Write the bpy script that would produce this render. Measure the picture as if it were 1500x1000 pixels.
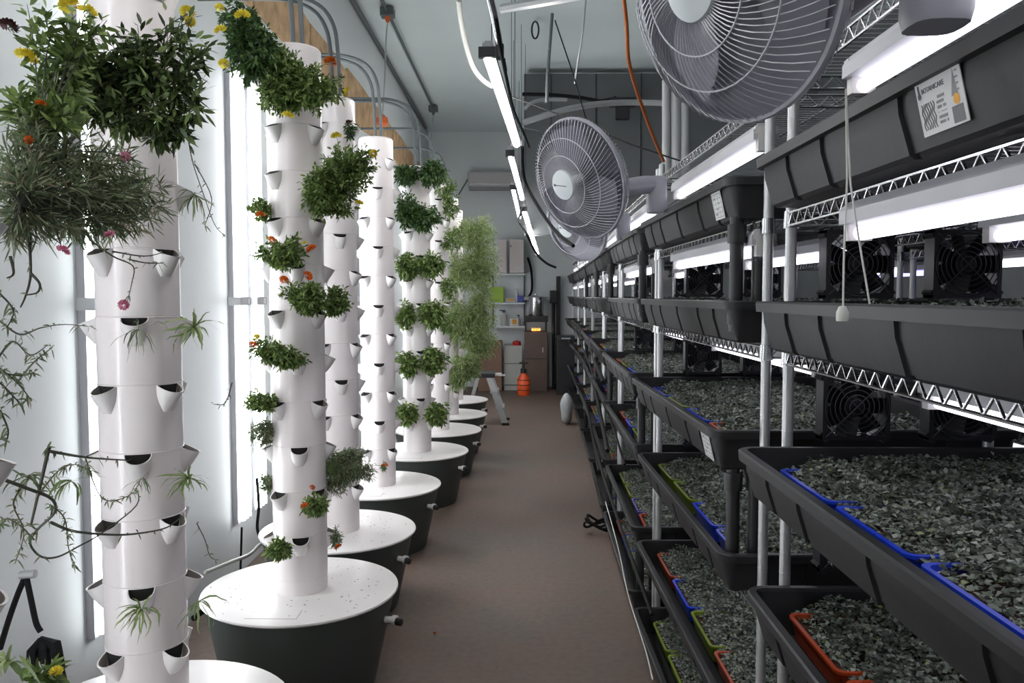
import bpy, bmesh, math, random
import numpy as np
from mathutils import Vector, Matrix, Euler
random.seed(7); rng = np.random.default_rng(7)
PI = math.pi
for o in list(bpy.data.objects): bpy.data.objects.remove(o, do_unlink=True)
SC = bpy.context.scene; COL = SC.collection

# ------------------------------------------------------------------ camera, world, exposure
F = 1200.0; PITCH = math.atan(67/F); YAW = math.atan(15/F); EYE = Vector((0, 0, 1.57))
cd = bpy.data.cameras.new('camera'); cam = bpy.data.objects.new('camera', cd); COL.objects.link(cam)
cd.sensor_width = 36; cd.lens = 36*F/1500; cd.clip_start = 0.02; cd.clip_end = 100
cam.location = EYE; cam.rotation_euler = (PI/2-PITCH, 0, YAW); SC.camera = cam
w = bpy.data.worlds.new('world'); SC.world = w; w.use_nodes = True
w.node_tree.nodes['Background'].inputs[0].default_value = (0.5, 0.55, 0.6, 1)
w.node_tree.nodes['Background'].inputs[1].default_value = 0.05
SC.view_settings.view_transform = 'Standard'; SC.view_settings.look = 'None'
SC.view_settings.exposure = 0.0; SC.view_settings.gamma = 1.0; SC.view_settings.use_curve_mapping = False
WALL_BAR = 12.0        # radiance of the vertical bars on the left wall
STRIP = 33.0          # radiance of the strips over the aisle
GROW = 3.1            # radiance of the grow tubes in the racks

_fw = Vector((-math.sin(YAW)*math.cos(PITCH), math.cos(YAW)*math.cos(PITCH), -math.sin(PITCH)))
_rt = Vector((math.cos(YAW), math.sin(YAW), 0)); _up = _rt.cross(_fw)
def at(px, py, Y):
    d = _fw + _rt*((px-750)/F) - _up*((py-500)/F)
    return EYE + d*(Y/d.y)

# ------------------------------------------------------------------ materials
MATS = {}
def mat(name, col, rough=0.5, metal=0.0, noise=0.0, nscale=20, bump=0.0, bscale=60, emit=0, trans=0.0, island=None, coat=0.0, spec=0.5):
    m = bpy.data.materials.new(name); m.use_nodes = True; nt = m.node_tree; N = nt.nodes; L = nt.links
    b = N['Principled BSDF']; b.inputs['Base Color'].default_value = (*col, 1); b.inputs['Roughness'].default_value = rough
    b.inputs['Metallic'].default_value = metal; b.inputs['Coat Weight'].default_value = coat
    b.inputs['Specular IOR Level'].default_value = spec
    tc = N.new('ShaderNodeTexCoord')
    if noise:
        n = N.new('ShaderNodeTexNoise'); n.inputs['Scale'].default_value = nscale; n.inputs['Detail'].default_value = 5
        L.new(tc.outputs['Object'], n.inputs['Vector'])
        r = N.new('ShaderNodeValToRGB'); r.color_ramp.elements[0].position = .3; r.color_ramp.elements[1].position = .7
        r.color_ramp.elements[0].color = (*[c*(1-noise) for c in col], 1); r.color_ramp.elements[1].color = (*[min(1, c*(1+noise)) for c in col], 1)
        L.new(n.outputs['Fac'], r.inputs['Fac']); L.new(r.outputs['Color'], b.inputs['Base Color'])
    if island:
        g = N.new('ShaderNodeNewGeometry'); r = N.new('ShaderNodeValToRGB'); cr = r.color_ramp
        while len(cr.elements) < len(island): cr.elements.new(0.5)
        for i, (p, c) in enumerate(island): cr.elements[i].position = p; cr.elements[i].color = (*c, 1)
        L.new(g.outputs['Random Per Island'], r.inputs['Fac']); L.new(r.outputs['Color'], b.inputs['Base Color'])
    if bump:
        n = N.new('ShaderNodeTexNoise'); n.inputs['Scale'].default_value = bscale; n.inputs['Detail'].default_value = 4
        L.new(tc.outputs['Object'], n.inputs['Vector'])
        u = N.new('ShaderNodeBump'); u.inputs['Strength'].default_value = bump; u.inputs['Distance'].default_value = .01
        L.new(n.outputs['Fac'], u.inputs['Height']); L.new(u.outputs['Normal'], b.inputs['Normal'])
    if emit:
        b.inputs['Emission Color'].default_value = (*col, 1); b.inputs['Emission Strength'].default_value = emit
    if trans:
        t = N.new('ShaderNodeBsdfTranslucent'); mx = N.new('ShaderNodeMixShader'); mx.inputs[0].default_value = trans
        src = b.inputs['Base Color'].links[0].from_socket if b.inputs['Base Color'].links else None
        if src: L.new(src, t.inputs['Color'])
        else: t.inputs['Color'].default_value = (*col, 1)
        L.new(b.outputs[0], mx.inputs[1]); L.new(t.outputs[0], mx.inputs[2]); L.new(mx.outputs[0], N['Material Output'].inputs[0])
    MATS[name] = m; return m
mat('wall_paint', (.70, .74, .75), .55, noise=.03, nscale=1.2, bump=.05, bscale=8)
mat('ceiling_paint', (.72, .80, .81), .6, noise=.04, nscale=.8)
mat('dark_panel', (.12, .13, .135), .6, noise=.1, nscale=1)
def floor_mat():
    m = mat('floor_epoxy', (.12, .09, .075), .62, bump=.15, bscale=14); nt = m.node_tree; N = nt.nodes; L = nt.links; b = N['Principled BSDF']
    tc = N.new('ShaderNodeTexCoord'); n = N.new('ShaderNodeTexNoise'); n.inputs['Scale'].default_value = 1.1; n.inputs['Detail'].default_value = 9; n.inputs['Roughness'].default_value = .7
    L.new(tc.outputs['Object'], n.inputs['Vector']); r = N.new('ShaderNodeValToRGB'); cr = r.color_ramp
    cr.elements[0].position = .32; cr.elements[0].color = (.125, .105, .09, 1); cr.elements[1].position = .62; cr.elements[1].color = (.165, .105, .080, 1)
    L.new(n.outputs['Fac'], r.inputs['Fac'])
    n2 = N.new('ShaderNodeTexNoise'); n2.inputs['Scale'].default_value = 30; n2.inputs['Detail'].default_value = 6; L.new(tc.outputs['Object'], n2.inputs['Vector'])
    mx = N.new('ShaderNodeMix'); mx.data_type = 'RGBA'; mx.blend_type = 'MULTIPLY'; mx.inputs[0].default_value = .5
    r2 = N.new('ShaderNodeValToRGB'); r2.color_ramp.elements[0].position = .35; r2.color_ramp.elements[0].color = (.7, .7, .7, 1); r2.color_ramp.elements[1].position = .6
    L.new(n2.outputs['Fac'], r2.inputs['Fac']); L.new(r.outputs['Color'], mx.inputs[6]); L.new(r2.outputs['Color'], mx.inputs[7]); L.new(mx.outputs[2], b.inputs['Base Color'])
floor_mat()
mat('tower_white', (.80, .745, .745), .28, noise=.015, nscale=4, coat=.2)
mat('cup_white', (.78, .75, .75), .35)
mat('mouth_shade', (.012, .011, .010), .9)  # near-black colour painting the shade inside the cup mouths
mat('tub_green', (.062, .075, .070), .5, noise=.06, nscale=5, bump=.04)
mat('lid_white', (.80, .76, .75), .35, noise=.02, nscale=8)
mat('hatch_line', (.35, .30, .28), .6)
mat('trough_black', (.024, .024, .026), .5, noise=.15, nscale=5, bump=.05, bscale=40, spec=.25)
mat('rim_black', (.022, .022, .024), .45, spec=.3)
mat('black_plastic', (.018, .018, .020), .4)
mat('black_rubber', (.012, .012, .012), .6)
mat('fan_box_black', (.016, .016, .020), .35)
mat('chrome', (.62, .62, .64), .22, 1.0)
mat('post_grey', (.55, .55, .56), .35, .6)
mat('aluminium', (.55, .56, .57), .4, .7)
mat('conduit_grey', (.11, .125, .13), .55, .1)
mat('fixture_white', (.40, .40, .43), .45)
mat('fan_grey', (.34, .34, .39), .4)
mat('fan_wire', (.46, .46, .50), .35, .3)
mat('fan_blade', (.20, .20, .25), .35, trans=.3)
mat('fan_hub', (.60, .64, .66), .35)
mat('tube_bar', (.95, .98, 1), emit=WALL_BAR)
mat('tube_strip', (1, .99, .97), emit=STRIP)
mat('tube_grow', (.93, .91, 1), emit=GROW)
mat('tube_purple', (.45, .40, 1), emit=3.0)
mat('plywood', (.50, .33, .18), .7, noise=.3, nscale=9)
mat('cord_orange', (.55, .14, .03), .5)
mat('orange_plug', (.70, .14, .03), .45)
mat('cord_white', (.62, .62, .58), .5)
mat('cord_black', (.008, .008, .009), .7, spec=.2)
mat('cable_grey', (.42, .43, .44), .5)
mat('sticker', (.60, .60, .60), .5)
mat('print_dark', (.06, .06, .07), .6)
mat('print_grey', (.25, .25, .26), .6)
mat('print_orange', (.75, .35, .03), .6)
mat('pink_box', (.62, .55, .54), .5)
mat('ac_white', (.52, .50, .50), .45)
mat('cardboard', (.22, .13, .09), .8, noise=.1, nscale=6)
mat('brown_cabinet', (.13, .085, .07), .6, noise=.12, nscale=5)
mat('jug_white', (.45, .45, .42), .5)
mat('orange_red', (.80, .10, .02), .4)
mat('red', (.55, .02, .02), .4)
mat('green_box', (.28, .45, .03), .5)
mat('blue_box', (.05, .07, .35), .5)
mat('sack_grey', (.35, .36, .37), .7, noise=.1, nscale=14)
mat('flame', (1, .35, .04), emit=6)
mat('soil', (.055, .022, .014), .95, noise=.5, nscale=60, bump=.5, bscale=120)
mat('insert_orange', (.40, .05, .010), .4)
mat('insert_blue', (.012, .05, .62), .35)
mat('insert_green', (.17, .24, .015), .4)
mat('insert_violet', (.10, .08, .40), .35)
mat('stem_green', (.12, .20, .05), .6)
mat('stem_dark', (.045, .05, .035), .7)
mat('stem_brown', (.10, .07, .04), .8)
G = lambda *a: [(p, c) for p, c in a]
mat('leaf_marigold', (.1, .2, .04), .5, trans=.3, island=G((0, (.05, .085, .018)), (.5, (.12, .19, .045)), (1, (.27, .36, .11))))
mat('leaf_dark', (.05, .1, .03), .5, trans=.2, island=G((0, (.022, .05, .018)), (.55, (.045, .095, .028)), (1, (.10, .19, .04))))
mat('leaf_shrub', (.05, .1, .03), .45, trans=.3, island=G((0, (.018, .035, .012)), (.5, (.06, .10, .028)), (.85, (.14, .20, .06)), (1, (.24, .31, .13))))
mat('leaf_feather', (.2, .3, .1), .55, trans=.35, island=G((0, (.13, .19, .06)), (.5, (.28, .36, .14)), (1, (.48, .55, .28))))
mat('leaf_grey', (.15, .2, .12), .6, trans=.25, island=G((0, (.07, .10, .05)), (.5, (.15, .20, .10)), (.85, (.25, .30, .17)), (1, (.28, .20, .14))))
mat('leaf_strap', (.2, .26, .12), .5, trans=.3, island=G((0, (.12, .18, .06)), (.6, (.22, .30, .11)), (1, (.35, .40, .18))))
mat('leaf_micro', (.1, .15, .1), .55, trans=.1, island=G((0, (.07, .085, .065)), (.45, (.17, .195, .165)), (.95, (.36, .39, .35)), (1, (.24, .28, .08))))
mat('litter', (.1, .08, .03), .8, island=G((0, (.03, .02, .012)), (.5, (.10, .10, .03)), (1, (.20, .17, .07))))
mat('petal_orange', (.75, .16, .01), .6, trans=.2, island=G((0, (.5, .05, .005)), (1, (.85, .24, .01))))
mat('petal_yellow', (.80, .62, .02), .6, trans=.2, island=G((0, (.65, .5, .02)), (1, (.85, .75, .08))))
mat('petal_pink', (.75, .25, .4), .6, trans=.2, island=G((0, (.65, .12, .28)), (1, (.85, .50, .60))))
mat('petal_maroon', (.06, .008, .01), .7)

# ------------------------------------------------------------------ mesh helpers
class MB:
    def __init__(s): s.v = []; s.f = []; s.mi = []
    def add(s, vs, fs, mi=0):
        n = len(s.v); s.v += [tuple(v) for v in vs]; s.f += [tuple(i+n for i in f) for f in fs]; s.mi += [mi]*len(fs)
    def box(s, c, d, mi=0, R=None):
        x, y, z = (q/2 for q in d); c = Vector(c)
        vs = [Vector((sx*x, sy*y, sz*z)) for sx in (-1, 1) for sy in (-1, 1) for sz in (-1, 1)]
        if R is not None: vs = [R @ v for v in vs]
        s.add([c+v for v in vs], [(0, 1, 3, 2), (4, 6, 7, 5), (0, 4, 5, 1), (2, 3, 7, 6), (0, 2, 6, 4), (1, 5, 7, 3)], mi)
    def tube(s, pts, r, n=6, mi=0, cap=True, closed=False):
        pts = [Vector(p) for p in pts]; m = len(pts); rr = r if isinstance(r, (list, tuple)) else [r]*m
        ref = None; rings = []
        for i in range(m):
            if closed: t = pts[(i+1) % m]-pts[i-1]
            else: t = pts[min(i+1, m-1)]-pts[max(i-1, 0)]
            if t.length < 1e-9: t = Vector((0, 0, 1))
            t.normalize()
            if ref is None: ref = t.orthogonal()
            ref = (ref - t*ref.dot(t)); ref = ref.normalized() if ref.length > 1e-6 else t.orthogonal().normalized()
            b = t.cross(ref); rings.append([pts[i]+(ref*math.cos(2*PI*k/n)+b*math.sin(2*PI*k/n))*rr[i] for k in range(n)])
        vs = [v for g in rings for v in g]; fs = []
        for i in range(m if closed else m-1):
            j = (i+1) % m
            for k in range(n): fs.append((i*n+k, i*n+(k+1) % n, j*n+(k+1) % n, j*n+k))
        if cap and not closed: fs += [tuple(range(n-1, -1, -1)), tuple((m-1)*n+k for k in range(n))]
        s.add(vs, fs, mi)
    def lathe(s, prof, n=32, c=(0, 0, 0), mi=0, axis=None):
        c = Vector(c); vs = []
        R = Vector((0, 0, 1)).rotation_difference(Vector(axis)).to_matrix() if axis is not None else Matrix.Identity(3)
        for r, z in prof:
            for k in range(n): vs.append(c+R @ Vector((r*math.cos(2*PI*k/n), r*math.sin(2*PI*k/n), z)))
        fs = []
        for i in range(len(prof)-1):
            for k in range(n): fs.append((i*n+k, i*n+(k+1) % n, (i+1)*n+(k+1) % n, (i+1)*n+k))
        if prof[0][0] > 1e-6: fs.append(tuple(range(n-1, -1, -1)))
        if prof[-1][0] > 1e-6: fs.append(tuple((len(prof)-1)*n+k for k in range(n)))
        s.add(vs, fs, mi)
    def mesh(s, name, mats, smooth=None):
        me = bpy.data.meshes.new(name); me.from_pydata(s.v, [], s.f)
        for m in (mats if isinstance(mats, (list, tuple)) else [mats]): me.materials.append(MATS[m])
        me.polygons.foreach_set('material_index', s.mi)
        if smooth:
            me.polygons.foreach_set('use_smooth', [True]*len(me.polygons))
            me.update(); me.validate()
            try: me.set_sharp_from_angle(angle=math.radians(smooth))
            except Exception: pass
        me.update(); return me
def obj(name, me, parent=None, loc=(0, 0, 0), rot=(0, 0, 0), **kw):
    o = bpy.data.objects.new(name, me); COL.objects.link(o); o.location = loc; o.rotation_euler = rot
    if parent: o.parent = parent
    for k, v in kw.items():
        if v: o[k] = v
    return o
def thing(name, label, cat, loc=(0, 0, 0), rz=0, group=None):
    o = obj(name, None, None, loc, (0, 0, rz), label=label, category=cat, group=group); o.empty_display_size = .05; return o
def tag(o, label, cat, group=None):
    o['label'] = label; o['category'] = cat
    if group: o['group'] = group
    return o
def struct(name, me, parent=None, loc=(0, 0, 0)):
    o = obj(name, me, parent, loc)
    if not parent: o['kind'] = 'structure'
    return o
def boxmesh(name, c, d, m):
    b = MB(); b.box(c, d); return b.mesh(name, m)
def bevbox(name, d, m, bev=.01, c=(0, 0, 0)):
    bm = bmesh.new(); bmesh.ops.create_cube(bm, size=1)
    for v in bm.verts: v.co = Vector((v.co.x*d[0]+c[0], v.co.y*d[1]+c[1], v.co.z*d[2]+c[2]))
    bmesh.ops.bevel(bm, geom=bm.edges[:], offset=bev, segments=2, affect='EDGES', profile=.6)
    me = bpy.data.meshes.new(name); bm.to_mesh(me); bm.free(); me.materials.append(MATS[m]); return me
def smooth_path(pts, k=6):
    P = [Vector(p) for p in pts]
    if len(P) < 3: return P
    out = []
    for i in range(len(P)-1):
        p0 = P[max(i-1, 0)]; p1 = P[i]; p2 = P[i+1]; p3 = P[min(i+2, len(P)-1)]
        for j in range(k):
            t = j/k; out.append(.5*((2*p1)+(p2-p0)*t+(2*p0-5*p1+4*p2-p3)*t*t+(3*p1-p0-3*p2+p3)*t**3))
    out.append(P[-1]); return out
ORD = ['nearest', 'second', 'third', 'fourth', 'fifth', 'sixth', 'seventh', 'eighth', 'ninth', 'tenth']
ORDT = ['top', 'second', 'third', 'fourth', 'fifth', 'bottom']

# ------------------------------------------------------------------ the room
XL, XR, Y0, Y1, ZC = -1.60, 3.6, -2.6, 14.1, 4.35
struct('floor', boxmesh('floor', ((XL+XR)/2, (Y0+Y1)/2, -.05), (XR-XL+.4, Y1-Y0+.4, .1), 'floor_epoxy'))
struct('ceiling', boxmesh('ceiling', ((XL+XR)/2, (Y0+Y1)/2, ZC+.05), (XR-XL+.4, Y1-Y0+.4, .1), 'ceiling_paint'))
struct('wall_left', boxmesh('wall_left', (XL-.05, (Y0+Y1)/2, ZC/2), (.1, Y1-Y0+.2, ZC), 'wall_paint'))
struct('wall_right', boxmesh('wall_right', (XR+.05, (Y0+Y1)/2, ZC/2), (.1, Y1-Y0+.2, ZC), 'dark_panel'))
struct('wall_back', boxmesh('wall_back', ((XL+XR)/2, Y1+.05, ZC/2), (XR-XL, .1, ZC), 'wall_paint'))
struct('wall_front', boxmesh('wall_front', ((XL+XR)/2, Y0-.05, ZC/2), (XR-XL, .1, ZC), 'wall_paint'))
# dark bulkhead across the right half of the room
bh = struct('wall_bulkhead', boxmesh('bulk', ((0.02+XR)/2, 10.3, 3.3), (XR-.02, .25, ZC-2.4), 'dark_panel'))
for i in range(5):
    struct('panel_seam', boxmesh('seam', (.35+.55*i, 10.17, 3.3), (.012, .01, ZC-2.4), 'black_plastic'), bh)

# ------------------------------------------------------------------ vertical light bars on the left wall
def bar_meshes():
    L = 1.22
    h = MB(); h.box((0, 0, 0), (.03, .15, L)); hm = h.mesh('bar_housing', 'fixture_white')
    t = MB()
    for dy in (-.05, 0, .05): t.tube([(0.03, dy, -L/2+.015), (.03, dy, L/2-.015)], .018, 10)
    tm = t.mesh('tube', 'tube_bar', 60)
    c = MB(); c.box((.02, 0, 0), (.07, .17, .045)); c.box((.04, .05, 0), (.05, .03, .03)); cm = c.mesh('bracket', 'aluminium')
    return hm, tm, cm
BHM, BTM, BCM = bar_meshes()
BARZ0 = .30
for i, y in enumerate([1.35, 3.0, 4.52, 4.80, 6.4, 8.0, 9.6, 11.2]):
    t = thing('wall_light_bar', 'bright vertical triple tube light on the left wall, %s from the camera' % ORD[i], 'light', (XL+.016, y, BARZ0), 0, 'vertical light bars on the left wall')
    for k in range(2):
        z = (k+.5)*1.24
        obj('housing', BHM, t, (0, 0, z)); obj('tube', BTM, t, (0, 0, z))
    obj('bracket', BCM, t, (.0, 0, 1.24)); obj('bracket', BCM, t, (.0, 0, 2.5))

# ------------------------------------------------------------------ hydroponic towers
RC = .106; DZ = .178; ZL = .39; ZJ0 = .626
TOW = [(-.875, 1.12, 1), (-1.035, 2.2, 1), (-.895, 3.25, 0), (-.93, 4.08, 1), (-.90, 5.08, 1), (-.80, 6.2, 1), (-.75, 7.2, 0), (-.74, 8.15, 1), (-.78, 9.3, 0)]
TROT = [0, -6, 0, 12, 4, 14, 8, 0, 5]
def tower_meshes():
    s = MB(); s.lathe([(RC-.0012, -DZ), (RC, -DZ+.0012), (RC, -.004), (RC+.001, -.0035), (RC+.001, -.0008), (RC-.0012, 0), (RC-.012, 0)], 40)
    sec = s.mesh('tower_section', 'tower_white', 30)
    c = MB(); n = 12; rows = 6; W = .034
    outer = []; 
    for j in range(rows+1):
        v = j/rows
        for i in range(n+1):
            a = -PI/2+PI*i/n
            mw = W*math.sin(a); my = -.043*max(math.cos(a), 0)**.75; mz = -.020*max(math.cos(a), 0)**.75
            bw = .016*math.sin(a); by = -.004*math.cos(a); bz = -.072
            vv = v**.85; bulge = math.sin(v*PI)*.007
            x = mw*(1-vv)+bw*vv+bulge*math.sin(a); y = my*(1-vv)+by*vv-bulge*.6*math.cos(a); z = mz*(1-v)+bz*v
            yb = RC-math.sqrt(RC*RC-x*x)   # column recedes behind
            y = y + yb
            outer.append((x, y, z))
    fs = [(j*(n+1)+i, (j+1)*(n+1)+i, (j+1)*(n+1)+i+1, j*(n+1)+i+1) for j in range(rows) for i in range(n)]
    c.add(outer, fs, 0)
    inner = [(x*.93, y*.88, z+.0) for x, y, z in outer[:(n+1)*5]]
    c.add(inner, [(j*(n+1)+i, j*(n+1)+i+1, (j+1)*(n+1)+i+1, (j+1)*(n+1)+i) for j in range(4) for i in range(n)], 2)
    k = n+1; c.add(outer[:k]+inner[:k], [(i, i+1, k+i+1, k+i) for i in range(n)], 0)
    # dark patch on the closed column, painted as the shade inside the cup mouth
    hv = []
    for zz in (-.001, -.055):
        for i in range(9):
            x = -W*.94+W*1.88*i/8; hv.append((x*(1 if zz > -.01 else .7), RC-math.sqrt((RC+.0012)**2-x*x)+.0, zz))
    c.add(hv, [(i, i+9, i+10, i+1) for i in range(8)], 1)
    cup = c.mesh('cup', ['cup_white', 'mouth_shade', 'cup_in'], 40)
    b = MB(); b.lathe([(RC, .0), (RC, ZJ0-DZ-ZL), (RC-.005, ZJ0-DZ-ZL)], 40); base = b.mesh('base_collar', 'tower_white', 30)
    t = MB(); zt = 2.53-(ZJ0+10*DZ); t.lathe([(RC, 0), (RC, zt-.01), (RC-.008, zt), (0.0, zt)], 40); cap = t.mesh('top_cap', 'tower_white', 30)
    q = MB(); q.lathe([(.29, 0), (.297, .01), (.372, ZL-.03), (.378, ZL-.012), (.30, ZL-.012)], 56); tub = q.mesh('tub', 'tub_green', 30)
    l = MB(); l.lathe([(.36, 0), (.384, 0), (.390, .006), (.388, .012), (.380, .0150), (.0, .0150)], 64); lid = l.mesh('lid', 'lid_white', 30)
    h = MB()
    for p, q2 in (((-.12, -.33), (.07, -.33)), ((.07, -.33), (.07, -.25))):
        mx, my = (p[0]+q2[0])/2, (p[1]+q2[1])/2; h.box((mx, my, .0155), (abs(p[0]-q2[0])+.002, abs(p[1]-q2[1])+.002, .001))
    hatch = h.mesh('hatch_seam', 'hatch_line')
    v = MB(); v.lathe([(.013, 0), (.013, .03), (.019, .032), (.019, .05), (.012, .052)], 14, axis=(1, 0, 0)); valve = v.mesh('valve', 'cup_white', 30)
    vc = MB(); vc.lathe([(.012, .05), (.015, .053), (.015, .075), (.006, .08)], 12, axis=(1, -.2, 0)); vcap = vc.mesh('valve_cap', 'black_plastic', 30)
    return dict(sec=sec, cup=cup, base=base, cap=cap, tub=tub, lid=lid, hatch=hatch, valve=valve, vcap=vcap)
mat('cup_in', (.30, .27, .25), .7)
TM = tower_meshes()
towers = []
for i, (x, y, par) in enumerate(TOW):
    lab = ['white growing tower at the left edge, nearest of the towers, only its cups in view',
           'white growing tower nearest the camera among those fully in view',
           'white growing tower with orange marigolds, on the largest dark green tub',
           'white growing tower half hidden behind the marigold tower',
           'bare white growing tower with empty cups and no plants',
           'white growing tower with ruffs of dark herbs, fifth tub along',
           'white growing tower behind the dark herb tower, partly hidden',
           'white growing tower hidden in tall feathery pale green plants',
           'farthest white growing tower beside the folding step stool'][i]
    t = thing('growing_tower', lab, 'tower garden', (x, y, 0), 0, 'white growing towers along the left wall'); towers.append(t)
    tb = obj('tub', TM['tub'], t); ld = obj('lid', TM['lid'], t, (0, 0, ZL-.013)); obj('hatch_seam', TM['hatch'], ld, (0, 0, 0))
    va = -25 if i != 2 else -12
    vv = obj('valve', TM['valve'], t, (.36*math.cos(math.radians(va)), .36*math.sin(math.radians(va)), ZL-.10), (0, 0, math.radians(va))); obj('valve_cap', TM['vcap'], vv)
    obj('base_collar', TM['base'], t, (0, 0, ZL)); obj('top_cap', TM['cap'], t, (0, 0, ZJ0+10*DZ))
    for j in range(11):
        s = obj('tower_section', TM['sec'], t, (0, 0, ZJ0+j*DZ))
        ang0 = TROT[i] + math.degrees(math.atan2(-x, y)) * (i > 0) + (45 if (j+par) % 2 else 0)
        if i == 2 and j == 8: ang0 += 45-1
        for k in range(4):
            a = math.radians(ang0+90*k)
            obj('cup', TM['cup'], s, (RC*math.sin(a), -RC*math.cos(a), -.002), (0, 0, a))

# conduits feeding each tower from the wall
for i, (x, y, par) in enumerate(TOW):
    if i == 0: continue
    for k, dx in enumerate((0, .035) if i < 6 else (0,)):
        z = 3.02+.02*k
        pts = [(XL+.01, y, z), (x-.34+dx, y, z), (x-.2+dx, y, z-.012), (x-.09+dx, y, z-.06), (x-.03+dx, y, z-.15), (x-.01+dx, y, z-.28), (x+dx, y, 2.535)]
        m = MB(); m.tube(smooth_path(pts, 5), .010, 8)
        lab = 'grey %s conduit arching from the wall into the top of tower %s' % (('left', 'right')[k] if i < 6 else 'single', ['', 'in the foreground', 'with orange marigolds', 'behind the marigolds', 'with empty cups', 'with dark herbs', 'behind the dark herbs', 'of feathery plants', 'farthest away'][i])
        tag(obj('conduit', m.mesh('conduit', 'conduit_grey', 60)), lab, 'pipe', 'conduits over the towers')

# ------------------------------------------------------------------ foliage
def leafmesh(name, P, D, Nn, Ln, Wd, m, droop=.25, four=False, extra=None):
    """leaves: P base, D direction, Nn side vector, length, width arrays"""
    P = np.asarray(P, float); D = np.asarray(D, float); n = len(P)
    D /= np.linalg.norm(D, axis=1, keepdims=True)+1e-9
    S = np.cross(D, Nn); S /= np.linalg.norm(S, axis=1, keepdims=True)+1e-9
    U = np.cross(S, D); Ln = np.broadcast_to(Ln, (n,))[:, None]; Wd = np.broadcast_to(Wd, (n,))[:, None]
    dn = np.array([0, 0, -1.])*Ln*droop
    if four:
        V = np.stack([P, P+D*Ln*.5+S*Wd/2+U*Wd*.15, P+D*Ln+dn*.5, P+D*Ln*.5-S*Wd/2+U*Wd*.15], 1)
        q = np.array([[0, 1, 2, 3]]); k = 4
        loops = (q[None]+np.arange(n)[:, None, None]*k).reshape(-1); starts = np.arange(n)*4; tot = np.full(n, 4)
    else:
        V = np.stack([P, P+D*Ln*.33+S*Wd/2+U*Wd*.1+dn*.1, P+D*Ln*.33-S*Wd/2+U*Wd*.1+dn*.1, P+D*Ln*.7+S*Wd*.42+dn*.5, P+D*Ln*.7-S*Wd*.42+dn*.5, P+D*Ln+dn], 1); k = 6
        pat = np.array([0, 1, 2, 1, 3, 4, 2, 3, 5, 4]); loops = (pat[None]+np.arange(n)[:, None]*k).reshape(-1)
        tot = np.tile([3, 4, 3], n); starts = np.concatenate([[0], np.cumsum(tot)[:-1]])
    vv = V.reshape(-1, 3); me = bpy.data.meshes.new(name); me.vertices.add(len(vv)); me.vertices.foreach_set('co', vv.reshape(-1))
    me.loops.add(len(loops)); me.loops.foreach_set('vertex_index', loops.astype(np.int32))
    me.polygons.add(len(tot)); me.polygons.foreach_set('loop_start', starts.astype(np.int32)); me.polygons.foreach_set('loop_total', tot.astype(np.int32))
    me.materials.append(MATS[m]); me.update(calc_edges=True); me.validate(); return me
KIND = {  # leaf length, width, leaves per stem, stem curl, droop, material
    'marigold': (.021, .0075, 24, .3, .15, 'leaf_marigold'),
    'darkherb': (.024, .0085, 26, .3, .3, 'leaf_dark'),
    'shrub': (.036, .0095, 24, .5, .15, 'leaf_shrub'),
    'shrublight': (.034, .0085, 22, .5, .2, 'leaf_marigold'),
    'dianthus': (.032, .0034, 24, .7, .12, 'leaf_grey'),
    'feather': (.050, .0062, 22, .4, .3, 'leaf_feather'),
    'lacy': (.018, .0038, 34, .4, .3, 'leaf_grey'),
    'parsley': (.034, .013, 20, .3, .3, 'leaf_marigold'),
    'parsleydark': (.030, .013, 22, .3, .3, 'leaf_dark'),
}
def flower_mesh(mt, r=.011, n=46, flat=.7):
    P = []; D = []; N = []
    for i in range(n):
        u = i/n; a = i*2.39996; el = math.acos(1-u*.9)
        d = Vector((math.sin(el)*math.cos(a), math.sin(el)*math.sin(a), math.cos(el)*flat)); P.append(d*r*.35); D.append(d); N.append((-math.sin(a), math.cos(a), .8))
    me = leafmesh('flower', np.array(P), np.array(D), np.cross(np.array(N), np.array(D)), r*.75, r*.6, mt, droop=-.05, four=True); return me
FL = {k: flower_mesh('petal_'+k) for k in ('orange', 'yellow', 'pink', 'maroon')}
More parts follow.
